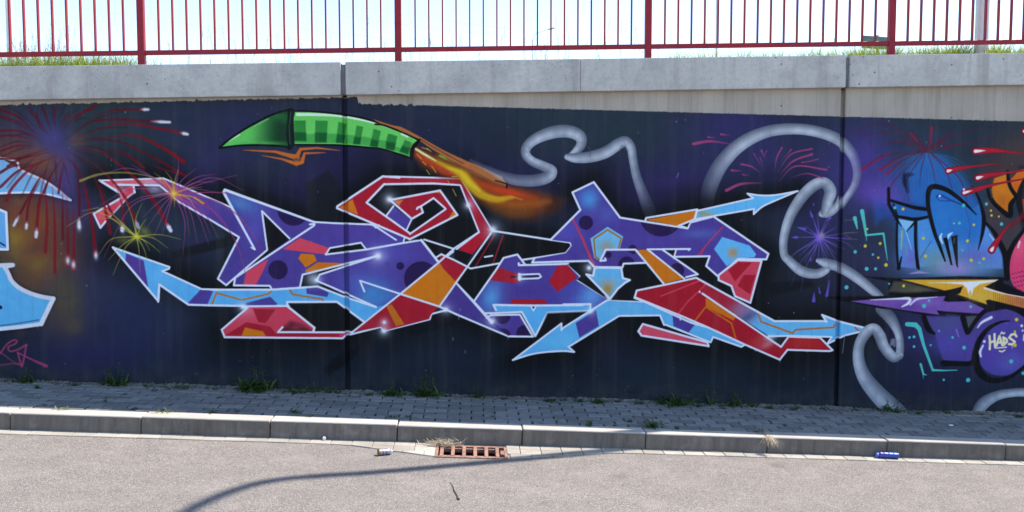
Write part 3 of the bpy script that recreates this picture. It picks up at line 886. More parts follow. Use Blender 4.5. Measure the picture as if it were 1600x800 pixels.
    line('k 722,308 745,366 l 190,455 215,428 510,410 532,370', 2.8, (172, 100, 40), .5); line('l 678,412 712,440', 2.6, (180, 90, 60), .6)
    fill('k 800,488 948,486 900,556', (34, 36, 44), .6); fill('l 412,492 495,486 460,532', (24, 24, 32), .6)
    bt('k 815,490', 9, 5, (200, 206, 236), .7)
    dot('k 265,132', 1.8, WHT)
    line('i 630,358 555,330 572,272 k 0,75 237,22 850,361 l 440,360 455,365 420,312 560,365 800,425', 3.3, WHT, .6)
    line('l 800,425 600,472 460,540 495,484 k 960,476 800,480', 3, WHT, .5)
    line('k 285,145 900,562 958,482 l 405,490 503,588 480,595 150,585 90,662 k 620,545 330,410 120,320 i 560,325', 3.2, WHT, .6)
    line('k 112,320 113,352', 1.8, WHT, .5)
    crl = 'i 585,590 620,535 k 327,528 335,553 i 610,622'
    fill(crl, (200, 72, 98)); line('i 585,590 620,533 k 325,527 335,556 i 610,624 585,590', 3.4, WHT, .6)

    # -- glints
    for s, r in [('d 440,210', 10), ('f 105,255', 8), ('f 297,447', 12), ('e 397,488', 9), ('e 400,420', 6), ('e 882,320', 8), ('c 245,302', 8), ('d 350,652', 11), ('g 292,412', 9), ('c 820,90', 7), ('i 200,95', 8), ('g 510,72', 6), ('i 212,430', 7)]:
        star(s, r, .85)
    for s in ['e 937,540 937,560', 'e 30,0 31,5', 'g 30,350 32,400', 'g 418,535 418,550', 'g 42,312 43,330', 'G 553,402 545,425', 'g 82,640 83,660', 'l 605,405 592,520 580,610']:
        line(s, 1.2, (150, 158, 186), .5, .6)

    # -- green pen with its flame
    cone = np.vstack([spl(P('C 130,282 190,232 290,170 390,120 475,96')), P('C 466,286'), spl(P('C 466,286 440,274 330,268 230,270 130,282'))[1:]])
    fill(cone, (14, 18, 20), 3)
    gradfill(cone, (92, 184, 92), (14, 50, 34), 'C 250,215', 'C 440,235')
    mc = mask(cone)
    bt('C 200,255', 30, 9, (96, 190, 96), .7, .3, mc); bt('C 420,130', 22, 8, (36, 104, 58), .7, .25, mc); bt('C 330,262', 40, 4, (70, 160, 80), .8, 0, mc)
    line('C 178,248 228,218', [1, 3, 2], (206, 236, 216), .7, .8); line('C 300,178 365,142', [1, 3, 1.4], (170, 220, 180), .7, .6)
    body = np.vstack([spl(P('C 482,104 600,108 750,125 860,150 985,195 E 60,180 165,245')), P('E 135,332'), spl(P('E 135,332 0,290 C 850,280 700,268 488,266'))[1:]])
    fill(body, (12, 16, 18), 2.4)
    fill(body, (98, 190, 94))
    mbo = mask(body)
    fill(np.vstack([spl(P('C 482,215 700,215 850,232 985,262 o 0,275 100,300 220,330')), P('E 135,332 0,290 C 850,280 700,268 488,266')]), (60, 148, 72), 1.2, .8, mbo)
    for q in ['C 490,150 545,150 548,245 490,248', 'C 592,150 652,152 645,262 590,260', 'C 703,157 738,165 722,268 690,262', 'C 790,174 822,180 806,272 774,266', 'C 872,190 907,200 890,282 854,280', 'C 948,214 986,226 970,300 930,292', 'o 30,195 102,218 78,292 8,275', 'o 160,245 212,265 185,362 122,335']:
        fill(q, (38, 122, 56), .8, .9, mbo)
    for q in ['C 490,205 548,208 548,250 490,248', 'C 590,208 648,208 645,255 590,252', 'C 698,215 732,220 722,258 690,254', 'C 780,228 812,232 806,266 774,262', 'C 862,240 898,248 890,280 854,275', 'C 938,258 978,268 970,300 930,290', 'o 20,258 88,268 78,305 8,290', 'o 140,290 205,310 185,355 122,335']:
        fill(q, (16, 76, 40), 1.4, .8, mbo)
    line('C 505,121 600,122 720,130 870,160 980,195', [4.4, 4, 3, 2.6, 2], (214, 240, 230), .7, .95, mbo, True)
    line('E 85,214 112,226', 3.6, (220, 238, 232), .8, .9)
    line('C 492,262 700,262 850,276 985,302 E 60,308 130,326', 2, (112, 204, 104), .8, .8, mbo, True)
    line(np.vstack([body, body[:1]]), 2.6, (10, 14, 16), .5)
    line(np.vstack([cone, cone[:1]]), 2.8, (10, 14, 16), .5)
    fill('C 462,95 485,90 495,104 485,150 482,230 492,268 475,290 462,285 452,220 458,140', (14, 24, 26), .7)
    line('C 474,110 466,180 470,262', 2, (44, 84, 66), .8, .8)
    # flame
    fill('Q 70,205 330,300 560,410 680,430 800,455 880,480 840,540 720,590 600,590 500,540 420,470 350,380 220,350 120,300', (72, 38, 26), 9, .9)
    fill('Q 75,205 330,305 560,412 690,440 790,470 760,530 680,560 580,550 480,495 400,445 335,365 220,335 120,285', (128, 60, 28), 10, .9)
    fill('Q 80,222 200,285 330,350 345,372 230,345 120,280 75,245', (176, 58, 36), 3, .9)
    line('Q 200,250 300,290 400,360', [6, 12, 6], (128, 74, 34), 4, .8, None, True)
    line('Q 400,385 480,415 560,440 640,455 720,470', [6, 12, 14, 12, 4], (176, 62, 30), 5, .85, None, True)
    line('Q 520,425 580,436 630,450', [3, 8, 3], (198, 58, 34), 3, .8, None, True)
    line('Q 430,470 520,525 620,545 700,530', [8, 14, 14, 5], (108, 70, 30), 8, .6, None, True)
    line('Q 480,490 600,505 720,500 800,490', [5, 9, 9, 3], (158, 84, 28), 5, .7, None, True)
    line('Q 80,208 180,268 280,318 335,350 385,410 440,455 520,480 600,470', [2.5, 5, 9, 15, 16, 13, 9, 3], (190, 146, 30), 2.6, .95, None, True)
    line('Q 250,308 320,335 365,385 420,432', [2, 6, 8, 4], (208, 178, 40), 2, .85, None, True)
    line('Q 440,452 520,470 590,464 650,480', [3, 4, 3, 1], (196, 152, 36), 1.6, .8, None, True)
    line('Q 78,206 130,238 190,272', [3, 3.4, 1.6], (236, 220, 190), .8, .9, None, True)
    for q in ['o 295,305 345,320', 'o 330,310 365,335', 'o 255,355 290,392', 'o 300,415 325,440', 'o 370,450 405,500', 'o 330,480 355,515', 'o 535,630 562,682', 'o 495,562 510,590', 'o 530,532 565,534', 'o 430,368 490,392']:
        line(q, [1, 2.6, 1], (206, 190, 70), .6, .9)
    line('o 435,368 480,385 540,410', [3, 5, 2], (120, 160, 60), 1.6, .8)
    stick = np.vstack([spl(P('C 868,143 960,172 o 140,148 300,232 450,318 620,398 750,452 938,543')), P('o 958,590 955,618'), spl(P('o 955,618 880,590 700,512 560,425 380,322 250,235 100,162 0,128 C 900,163'))[1:]])
    fill(stick, (164, 98, 58), .6)
    line(spl(P('o 955,610 860,580 700,500 600,448 480,385')), [4, 4, 3, 1], (118, 66, 44), 1, .8)
    line(spl(P('C 880,168 o 0,132 140,186 270,245')), 2.6, (14, 14, 16), .5)
    line('o 290,245 450,338 620,432', 1.4, (60, 34, 26), .7, .7, None, True)
    line('o 278,243 235,290 215,340 212,402', [3, 6, 6, 4], (12, 14, 16), .6, 1, None, True)
    line('o 932,542 960,580 955,618', 2.4, (24, 18, 20), .5); line('o 868,562 955,588', 1.8, (24, 18, 20), .5)
    line('C 245,292 400,300 480,322 505,322 520,288 600,282 710,294', [.8, 4, 7, 7, 4.5, 3, .8], (182, 96, 40), .6, 1)
    line('C 335,318 430,335 500,358 528,350 540,308 640,304', [.8, 3, 6, 6, 3.6, .8], (182, 96, 40), .6, 1)
    line('C 470,320 500,345 520,330', 2, (182, 96, 40), .8, .8)

    # -- grey smoke
    smoke('E 415,340,4 500,385,10 600,428,16 700,440,18 780,425,18 805,395,17 770,372,15 710,345,14 680,310,14 690,270,15 740,232,17 820,205,19 890,203,19 940,225,18 948,262,15 925,295,12 900,318,10', [.25, .6, .9, 1, 1, 1, 1, 1])
    smoke('G 20,325,10 60,330,15 130,325,17 205,302,18 265,262,17 300,250,15 325,280,14 335,340,13 352,420,14 385,510,17 415,590,20', [1, 1, 1, 1, 1, .95, .6, .12])
    line('G 118,275 130,295 128,322', 1.2, (70, 78, 96), .8, .7, None, True); line('G 268,300 282,270 310,300', 1.2, (80, 88, 108), .8, .7)
    smoke('I 75,535,22 95,450,24 150,350,23 240,262,21 360,205,18 490,190,17 610,205,17 710,245,17 775,315,16 797,390,14 785,460,12 745,525,11 715,575,7', [.08, .7, 1, 1, 1, 1, 1, 1, 1])
    smoke('I 712,520,6 700,560,13 660,590,16 630,598,12', [1, 1, 1], bias=.2)
    smoke('I 640,590,12 655,540,17 668,490,19 640,450,17 590,462,18 530,520,18 475,610,16 445,710,14 445,790,13 J 470,85,14 530,135,16 600,148,15 645,130,13 655,110,8', [1, 1, 1, 1])
    smoke('J 610,85,8 650,98,15 720,120,16 800,170,16 880,235,14 915,262,10', [1, 1, 1, 1])
    smoke('L 300,255,20 345,305,18 378,370,13 388,430,13 385,480,13', [.5, 1, 1])
    smoke('L 388,480,10 355,488,16 312,440,17 290,385,18 262,350,16 225,370,18 192,430,17 190,510,19 220,590,23 280,665,27 350,735,30 380,765,30', [1, 1, 1])
    smoke('L 345,425,6 355,410,9 362,430,6', [.5, .8, .5])
    smoke('L 755,760,18 790,710,20 850,675,16 920,660,14 1000,660,14 1100,700,14', [.8, 1, 1, 1])

    # -- fireworks
    DR = (92, 17, 30)
    bt('A 245,240', 24, 26, (70, 66, 130), .75); bt('A 320,400', 14, 40, (74, 58, 130), .6)
    WT = (196, 198, 222)
    for s, w, tip in [
        ('A 310,245 470,150 815,158', 5, WT), ('A 340,250 560,168 760,188 900,216', 5.5, WT), ('A 345,160 400,108 460,80', 5, None), ('A 440,128 560,98 712,97', 5, WT),
        ('A 460,235 640,222 780,280 885,350', 7, None), ('A 335,255 560,250 740,330 890,415', 5, None), ('A 470,282 600,310 690,375', 5, None), ('A 690,345 770,380 890,412', 4, None),
        ('A 345,280 480,300 640,420 740,540 820,680', 7, (196, 202, 228)), ('A 380,310 500,400 600,520 665,665', 6, (150, 150, 190)), ('A 345,330 400,450 440,640 458,795', 7, None),
        ('A 440,390 490,520 530,695', 6, None), ('A 560,470 590,580 585,680', 6, WT), ('A 360,350 380,480 378,662', 5, WT), ('A 225,380 170,460 65,655', 5, WT), ('A 240,420 190,540 172,710', 6, WT), ('A 200,430 140,540 125,668', 5, WT),
        ('A 215,450 225,620 218,782', 6, None), ('A 250,470 262,650 262,880', 5.5, None), ('A 300,500 300,600 300,722', 5, None), ('A 320,520 325,700 324,850', 6, None), ('A 352,560 355,700 353,870', 6, None), ('A 470,420 520,560 560,640', 5, None),
        ('A 175,220 90,135 0,98', 5, None), ('A 165,200 70,150 0,128', 4, None), ('A 190,235 90,200 0,198', 4, None), ('A 165,245 70,222 0,225', 4, None), ('A 165,270 80,272 0,298', 4, None), ('A 235,285 120,325 35,370', 4, None), ('A 240,300 110,330 0,335', 4, None),
        ('A 270,320 160,370 60,470 30,535', 6, None), ('A 200,350 90,390 0,470', 5, None), ('A 150,360 60,370 0,400', 5, None), ('A 225,205 180,150 140,105', 3, None), ('A 245,200 225,140 205,85', 3.4, None), ('A 265,190 262,130 268,88', 3.4, None), ('A 290,190 310,140 330,110', 3, None), ('A 300,200 360,130 440,95', 4, None), ('A 240,220 190,180 175,110', 3, None),
        ('A 300,330 240,420 210,500', 4, None), ('A 310,340 290,430 280,500', 4, None), ('A 580,310 640,335 690,378', 5, None), ('A 780,285 830,310 880,350', 6, None)]:
        streak(s, w * .85, DR if w < 5.4 else (116, 18, 32), .8, tip)
    for k in range(24):
        a_ = -2.9 + k * 0.26
        l0, l1 = 26 + (k * 37 % 11), 70 + (k * 53 % 60)
        x_, y_ = 84, 222
        dx_, dy_ = math.cos(a_), math.sin(a_) * .8
        line('P %f,%f %f,%f %f,%f' % (x_ + dx_ * l0, y_ + dy_ * l0, x_ + dx_ * (l0 + l1) * .5, y_ + dy_ * (l0 + l1) * .5 - 3, x_ + dx_ * l1, y_ + dy_ * l1 + 6), [1, 3, 2], (64, 20, 32), 1.1, [.1, .5, .4], None, True)
    for s in ['B 325,85', 'B 352,105', 'B 460,60', 'A 380,660', 'A 590,670']:
        bt(s, 3, 6, (214, 214, 240), .95)
    MG = (150, 66, 134)
    c0 = 'a 655,165'
    for e, b in [('20,40', (330, -30)), ('30,285', (330, 130)), ('250,270', (420, 190)), ('420,345', (540, 230)), ('440,440', (560, 270)), ('490,515', (590, 300)), ('565,485', (610, 320)), ('725,655', (740, 380)), ('780,495', (740, 280)), ('842,552', (780, 300)), ('928,558', (830, 310)), ('942,482', (850, 300)), ('1000,505', (890, 320)), ('900,310', (800, 220)), ('1060,420', (880, 220)), ('1010,158', (820, 130)), ('975,75', (820, 80)), ('978,14', (830, 40)), ('830,-30', (720, 60)), ('690,-110', (690, 0)), ('430,0', (520, 60)), ('330,-60', (480, 30)), ('1150,20', (900, 80)), ('1200,140', (950, 40)), ('b 285,288', None), ('b 250,790', None), ('b 400,620', None), ('110,660', (330, 260))]:
        if b is None:
            q = {'b 285,288': c0 + ' b 0,155 150,175 285,288', 'b 250,790': c0 + ' b 0,290 150,470 230,650 280,860', 'b 400,620': c0 + ' b 0,210 200,330 320,480 400,625'}[e]
            line(q, [1.6, 1.6, 1.4, .8], (160, 60, 108), .5, [.8, .8, .6], None, True)
        else:
            line('%s %d,%d %s' % (c0, b[0], b[1], e), [1.8, 1.6, 1.3, .9], MG, .6, [.8, .75, .5], None, True)
    YG = (196, 170, 60)
    for e, b in [('490,188', (570, 165)), ('590,-10', (640, 60)), ('500,0', (590, 70)), ('690,-20', (665, 60)), ('715,208', (690, 175)), ('820,278', (770, 200)), ('875,115', (770, 125)), ('885,242', (800, 190)), ('660,268', (660, 210))]:
        line('%s %d,%d %s' % (c0, b[0], b[1], e), [1.5, 1.2, .8], YG, .5, [.9, .75, .5], None, True)
    line('a 815,195 885,240', [2, 4, 3], (206, 160, 40), .8, .9)
    bt(c0, 6, 9, (214, 150, 70), .9); bt(c0, 3, 3, (236, 210, 90), .9)
    line('A 385,440 480,408 620,402 760,432 a 600,130', [4, 2.6, 1.6, 1.2], (134, 130, 66), .8, [.9, .8, .6], None, True)
    c1 = 'a 365,500'
    for e, b in [('275,205', (330, 350)), ('405,245', (360, 360)), ('440,362', (400, 420)), ('-60,300', (120, 290)), ('75,355', (200, 370)), ('70,640', (170, 520)), ('145,685', (250, 570)), ('180,800', (270, 600)), ('392,780', (385, 620)), ('447,682', (420, 590)), ('467,610', (430, 540)), ('548,622', (460, 550)), ('612,592', (490, 510)), ('712,522', (540, 485)), ('230,435', (290, 460)), ('-180,420', (60, 310))]:
        line('%s %d,%d %s' % (c1, b[0], b[1], e), [1.6, 1.2, .9], (168, 160, 66), .5, [.95, .75, .5], None, True)
    bt(c1, 6, 5, (196, 192, 60), .9); bt('a 430,460', 10, 6, (150, 150, 60), .5, .6); bt('a 270,530', 14, 6, (140, 140, 60), .4)
    PK = (152, 60, 112)
    for s, w in [('I 420,442 500,370 650,387', 3), ('I 400,392 410,330 435,280', 2.6), ('I 415,395 480,312 580,286', 2.6), ('I 430,405 490,345 580,312', 3.6), ('I 340,450 240,455 168,486', 5), ('I 330,402 290,372 240,360', 3), ('I 245,393 195,390', 4), ('I 355,330 336,294', 3), ('I 348,392 300,308', 1.6), ('I 470,428 555,405 632,427', 2), ('I 442,332 480,290', 2.4), ('I 530,352 610,336', 2), ('I 350,375 330,330', 1.6), ('I 280,415 248,410', 2.4), ('I 192,263 90,250 10,262', 5), ('I 118,234 80,230', 3), ('I 185,222 142,216', 3.4), ('I 345,330 362,296', 1.6), ('I 600,345 530,352', 2)]:
        streak(s, w, PK, .9)
    VB = (108, 84, 196)
    for e in ['480,800', '485,712', '508,664', '552,660', '572,580', '590,640', '605,600', '650,620', '668,618', '700,662', '780,688', '760,720', '800,722', '700,760', '640,830', '610,850', '580,830', '545,830', '520,800', '660,800', '690,790', '740,770']:
        line('I 615,710 %s' % e, [1.8, 1.2, 1], VB, .6, [.9, .7, .45])
    for q in ['J 600,10 520,100 478,205', 'J 605,10 550,120 525,230', 'J 625,10 660,110 655,200', 'J 640,0 690,80 690,140', 'J 700,-20 760,10 790,42', 'J 590,0 510,40 470,90']:
        line(q, [1.2, 1, .8], (112, 96, 180), .6, [.8, .5, .3], None, True)
    for q, w in [('I 510,664 545,672', 5), ('I 485,712 505,712', 5), ('I 570,588 580,610', 4.5), ('I 650,632 668,618', 4), ('J 612,215 618,240', 3), ('J 590,240 588,278', 6), ('J 664,180 650,258', 5), ('J 575,68 572,82', 3.4), ('I 586,548 588,556', 2.5)]:
        line(q, [1, w], (98, 76, 190), .8, .9)
    bt('I 615,710', 7, 7, (130, 100, 210), .8); bt('I 628,700', 4, 4, (170, 150, 120), .7)
    for q in ['I 735,630 775,628', 'I 735,690 800,688', 'I 740,700 770,720']:
        line(q, [1, 3, 1], (110, 104, 66), .8, .8)

    # -- right hand piece
    blob(1445, 290, 46, 46, (34, 92, 168), .95); blob(1480, 350, 60, 50, (40, 102, 184), .9); blob(1440, 380, 30, 40, (44, 96, 172), .8); blob(1405, 330, 20, 22, (40, 74, 150), .8)
    blob(1480, 410, 70, 26, (70, 120, 190), .8); blob(1590, 240, 40, 40, (74, 58, 62), .8); blob(1560, 270, 30, 30, (70, 50, 56), .7)
    fill('K 430,330 470,270 520,250 600,275 680,350 760,470 790,560 640,600 520,560 440,480', (38, 94, 170), 7, .85)
    for k in range(26):
        a_ = .15 + k * .11
        line('P 1446,240 %f,%f %f,%f' % (1446 + 34 * math.cos(a_), 240 + 28 * math.sin(a_), 1446 + 74 * math.cos(a_), 252 + 74 * math.sin(a_)), [1, 1.4, .8], (52, 112, 190), .8, [.3, .5, .15], None, True)
    fill('K 250,440 330,460 430,480 520,500 520,560 400,560 320,545 270,590', (38, 72, 146), 4, .85)
    blob(1370, 300, 34, 20, (92, 68, 168), .8); blob(1390, 310, 24, 14, (100, 76, 176), .6); blob(1345, 250, 22, 34, (66, 54, 132), .6); blob(1470, 215, 60, 16, (40, 54, 82), .6)
    RD = (98, 24, 50)
    for e in ['K 205,325 300,262', 'K 290,325 380,265', 'K 325,345 400,280', 'K 165,142 330,105', 'K 195,160 360,150', 'K 300,202 420,190', 'K 445,140 480,180', 'K 540,118 525,190', 'K 640,130 580,180', 'K 700,165 600,190', 'K 790,125 640,160', 'K 870,155 680,200', 'K 320,475 360,380', 'K 430,475 420,380', 'K 720,560 680,380', 'K 640,420 600,320', 'K 560,400 545,320', 'K 480,400 490,320', 'K 700,250 610,220', 'K 620,140 560,200', 'K 340,190 440,205', 'K 760,215 640,205']:
        t, p1, p2 = e.split()
        line('K 515,225 %s %s' % (p2, p1), [1.4, 2, 1.6], RD, .6, [.7, .65, .35], None, True)
    line('K 535,200 540,120', [2, 4], (138, 24, 56), .7, .9); line('K 470,190 440,150', [2, 3], (138, 24, 56), .7, .9); line('K 205,325 260,290 340,245', [4, 2, 1], (140, 24, 54), .7, .9, None, True)
    line('K 290,325 340,300 400,270', [4, 2, 1], (140, 24, 54), .7, .8); line('K 325,345 350,320 400,300', [4, 2, 1], (140, 24, 54), .7, .8)
    OUT = (14, 14, 22)
    fill('m -10,290 60,300 240,345 250,398 150,412 0,388', (40, 96, 172), 1)
    line('m -60,175 -58,300 0,400', 5, OUT, 1, 1); line('m -20,300 10,390', 3, OUT, .8, .8)
    fill('K 375,560 462,570 475,800 370,790', (72, 134, 206), 1.2); fill('m 15,415 145,435 75,512', (120, 176, 226), .7)
    fill('m 165,420 255,412 340,650 395,760 180,790', (78, 138, 212), 1.4)
    line('m 75,510 120,650', 1.2, (190, 214, 240), .5, .8); line('m 45,505 40,650', [3, 2], (190, 180, 80), 1, .7); line('m 78,620 80,690', [2, 3], (150, 150, 110), 1.2, .6)
    body2 = spl(P('m 258,210 300,176 400,205 520,300 600,330 650,300 672,420 660,560 610,680 500,760 400,745 330,600 270,420'), 6, True)
    fill(body2, (40, 106, 186), 1.4)
    blob(1470, 350, 22, 30, (44, 118, 200), .7); blob(1490, 390, 34, 12, (84, 150, 214), .8); blob(1530, 395, 14, 16, (82, 140, 206), .7)
    fill('m 700,450 760,560 830,700 830,800 620,800 640,660', (82, 136, 212), 2)
    bt('m 600,720', 44, 20, (96, 92, 182), .8); bt('m 330,720', 34, 14, (96, 140, 150), .75); bt('m 420,780', 24, 12, (150, 140, 210), .8); bt('m 110,730', 14, 20, (108, 92, 190), .7); bt('n 600,50', 50, 14, (84, 130, 176), .8); bt('n 350,40', 40, 14, (104, 140, 150), .6); bt('n 480,50', 26, 12, (150, 120, 200), .7)
    fill('m 705,240 740,260 880,400 900,420 1000,380 960,560 890,640 860,700 800,600 700,440 690,330', (62, 56, 66), 2)
    fill('m 960,0 1100,0 1100,480 1000,520 960,420', (40, 34, 42), 3)
    # orange petals, pink ball
    fill('m 745,185 765,95 870,60 885,180 925,240 880,372 800,320 755,240', (192, 108, 30), 1); bt('m 830,180', 12, 18, (206, 124, 36), .7); bt('m 830,260', 10, 14, (160, 84, 30), .5)
    fill('m 890,110 960,30 1100,0 1100,70 990,150 945,250 900,170', (196, 96, 30), 1)
    fill('m 985,260 1100,200 1100,430 1000,410', (178, 52, 40), 1)
    ball = spl(P('m 1010,505 930,610 890,740 n 885,90 920,190 1010,245 1180,200 1190,40 m 1180,560'), 6, True)
    fill(ball, (206, 62, 108), 1)
    mbl = mask(ball)
    bt('m 985,640', 20, 20, (222, 90, 128), .6, 0, mbl)
    for k in range(26):
        x, y = 905 + (k % 6) * 24 + (k // 6) * 7, 90 + (k // 6) * 34 - (k % 6) * 6
        line('n %d,%d %d,%d' % (x, y, x + 12, y + 4), 1.7, (120, 34, 96), .5, .9, mbl)
    line('m 965,590 952,635', [3, 6, 3], (232, 200, 224), .8, .9, mbl)
    # black outlines of that piece
    for q, w in [('m 382,742 345,640 300,520 265,390 248,290 252,200 280,162 340,166 420,200 530,285 625,378', [2.5, 5, 6, 6.5, 7, 8, 8.5, 8, 7, 5, 1.5]), ('m 590,160 640,240 672,340 685,430 670,540 640,655', [1.5, 4, 6, 7, 5, 1]), ('m 690,435 760,510 810,600 850,690 860,800 n 865,130', [4, 6, 8, 10, 9, 8]),
                 ('m -60,262 60,300 150,325 245,338', [4, 5, 6, 6]), ('m -20,385 60,402 150,415 252,395', [3, 5, 6, 4]), ('m 152,430 150,560 158,690 175,800', [5, 5, 5, 4]), ('K 375,560 372,680 378,800', [3, 4, 4]), ('m 712,170 735,250 800,325 885,385 895,300 935,245', [4, 6, 7, 9, 8, 6]), ('m 870,40 878,120 900,180 950,250', [5, 6, 6, 7]), ('m 1000,100 965,200 960,300 990,420', [4, 8, 9, 7]), ('m 1005,490 930,590 880,690 865,780 n 870,120', [5, 8, 9, 9, 8]), ('m 60,60 62,120 70,160', [1, 2, 1]), ('m 0,410 40,470', [5, 1]), ('m 145,440 80,510', [4, 1]), ('m 150,690 165,790', [2, 4]), ('m 40,710 20,800', [2, 5])]:
        line(q, w, OUT, .9, 1, None, True)
    line('m 130,65 75,75 70,130 90,200', [2, 8, 8, 3], (20, 24, 48), 3, .8, None, True)
    fill('m 366,562 398,556 440,775 425,770', OUT, .7); fill('m 428,552 478,536 482,795 470,780', OUT, .7); line('m 455,560 450,600', 1.6, (110, 110, 120), .8, .8)
    line('m 355,528 345,560 362,605', [2, 4.4, 2], (196, 220, 246), .9, .9, None, True); line('m 405,565 412,540 438,520', [2, 4.4, 2], (196, 220, 246), .9, .9, None, True); line('m 730,532 760,575', [2, 4, 3], (180, 196, 236), .9, .8)
    line('m 315,240 345,228 420,262 520,305', [3, 4, 3, 2], (34, 62, 138), .8, .9, None, True); line('m 318,252 350,270 440,275 520,308', [1, 1.4, 1], (30, 54, 128), .6, .9, None, True); dot('m 340,233', 1.8, (226, 236, 250))
    line('m 188,720 272,585', 1, (40, 60, 120), .5, .8); line('m 540,330 575,460 572,560', 1.2, (84, 50, 120), .7, .7, None, True); line('m 895,470 1000,380', [6, 12], (110, 26, 40), 3, .7)
    drop('K 750,236 830,232 900,238 1000,250', 12); drop('m 405,38 470,22 600,2 800,-20', 11); drop('m 635,92 720,72 860,52 1060,24', 12); drop('m 530,208 640,178 780,140 1060,88', 11); drop('m 745,655 780,600 840,510 900,440', 13); drop('K 985,140 1060,140 1120,150 1200,160', 10)
    dot('m 528,182', 2, (206, 200, 226))
    # yellow bolt and violet bolt
    fill('n -260,110 40,128 500,110 860,120 830,160 1000,235 1100,270 1100,400 760,380 690,345 470,290 400,330 -60,260 -60,150', OUT, 1.4)
    fill('n 120,82 180,68 270,86 100,92', (150, 130, 190), 1); fill('n -20,150 60,150 330,225 60,240 -60,230', (74, 72, 68), 2, .9); bt('n 150,215', 20, 5, (96, 92, 70), .6)
    gradfill('n 40,136 800,136 690,195 860,250 1100,290 1100,385 760,300 705,300 720,335 460,245 482,208 380,222', (206, 158, 52), (190, 110, 70), 'n 750,230', 'n 980,300', 1)
    bt('n 520,200', 24, 10, (214, 144, 40), .7); bt('n 640,270', 20, 9, (200, 170, 80), .6)
    for k in range(22):
        x = 760 + k * 15
        line('n %d,%d %d,%d' % (x, 232 + k * 3 + (k * 37 % 17), x + 1, 290 + k * 3 + (k * 23 % 21)), .9, (96, 52, 30), .5, .55)
    fill('n 245,160 500,154 792,138 770,152 655,170 605,205 590,258 578,215 565,252 550,205 520,175 400,164', (226, 220, 240), 1.2)
    line('n 690,203 780,230 870,252 1000,275 1100,300', [4, 2, 1.6, 2], (228, 206, 222), .7, .9)
    fill('n 700,300 730,292 860,350 800,388 720,360', OUT, 1)
    bolt = 'l 640,205 820,190 1000,182 n 385,265 368,300 560,305 690,365 650,402 318,380 338,412 100,380 l 900,248'
    fill('l 420,172 760,168 1000,160 n 300,245 520,190 500,240 400,290 700,350 720,400 640,425 350,400 420,450 0,372 l 880,262 650,215', OUT, 1)
    fill(bolt, (112, 78, 164), .8)
    mbt = mask(bolt)
    bt('n 100,350', 30, 8, (86, 56, 136), .7, 0, mbt); bt('n 560,350', 30, 8, (104, 84, 158), .7, 0, mbt); bt('n 240,320', 16, 6, (128, 96, 182), .7, 0, mbt)
    line('l 800,195 1000,186 n 100,285 95,320 45,348', [1, 3, 5, 5, 2], (212, 214, 242), .8, .95, None, True); line('n 110,332 160,290 240,280 320,272', [3, 4, 2, 1], (204, 200, 238), .8, .9, None, True)
    fill('n 370,300 420,265 470,262 560,305 400,310', OUT, .8); fill('n 318,378 360,382 424,448 350,430', OUT, .8)
    # violet letter under the bolts
    fill('n 215,420 530,425 560,545 690,395 860,362 1000,400 1150,480 1150,760 900,860 700,780 580,790 370,785 300,560', (74, 60, 138), 2)
    bt('n 400,480', 26, 14, (70, 84, 128), .6); bt('n 400,640', 34, 20, (76, 72, 166), .7); bt('n 700,470', 24, 18, (70, 58, 132), .5)
    fill('n 545,425 640,420 562,535', (70, 78, 92), 1)
    ball2 = spl(P('n 900,460 790,480 690,560 640,680 660,800 760,880 L 940,560 1010,440 n 1030,520'), 8, True)
    fill(ball2, (74, 62, 150), 1)
    bt('n 800,700', 34, 24, (84, 62, 160), .6); bt('n 900,780', 24, 16, (92, 96, 176), .6)
    for q, w in [('n 885,458 810,470 720,520 650,610 625,700 L 760,540 800,588 860,600 930,575 1000,520', [1.5, 4, 7, 9, 10, 12, 10, 8, 6, 4]), ('n 215,425 250,520 300,560', [8, 10, 3]), ('n 520,430 548,530 565,545 620,460 690,385 780,360', [9, 8, 7, 7, 7, 6]), ('n 370,790 480,792 590,785 610,700', [10, 8, 8, 6]), ('n 780,352 880,355 980,400 1080,480', [4, 6, 6, 6])]:
        line(q, w, OUT, 1, 1, None, True)
    line('n 635,512 670,470 742,432', [2, 4, 5], (206, 212, 246), .9, .95, None, True); line('n 662,738 655,700 678,652', [3, 4.6, 3], (206, 212, 246), .9, .95, None, True); line('n 470,530 488,582', [3, 4, 2], (128, 108, 190), 1, .9)
    dot('n 688,620', 2.4, (200, 206, 240)); dot('n 980,497', 2.4, (206, 200, 226)); dot('n 988,535', 1.8, (206, 200, 226)); line('n 998,570 996,610', 3, (206, 200, 236), .8)
    # the small cream tag HADS
    CR = (222, 212, 184)
    for q in ['n 728,578 733,625 730,680', 'n 768,562 768,610 772,662', 'n 730,628 770,616', 'n 784,652 796,610 806,578 818,610 828,648', 'n 790,630 820,626', 'n 838,588 842,645', 'n 836,590 860,600 866,620 842,644', 'n 938,580 928,562 900,566 882,590 905,606 926,622 912,642 880,640']:
        line(q, 3.9, CR, .6, 1)
    line('n 775,672 860,664', 2.2, CR, .6); line('n 806,694 826,700 848,688', 2.4, CR, .6); line('n 816,560 826,546 836,560 848,552', 2.2, CR, .6); line('n 905,645 906,672', 1, CR, .6); line('n 832,645 833,668', 1, CR, .6)
    TL = (74, 178, 182)
    line('n 85,485 150,490 180,520 215,650 L 545,550', [7, 8, 7, 5, 4], TL, .6, 1); line('L 545,550 600,552 662,550', [4, 2.4, 1.4], TL, .6); line('L 487,522 500,570 515,573', [4, 3, 1.4], TL, .6); line('L 498,570 500,590', 1, TL, .6)
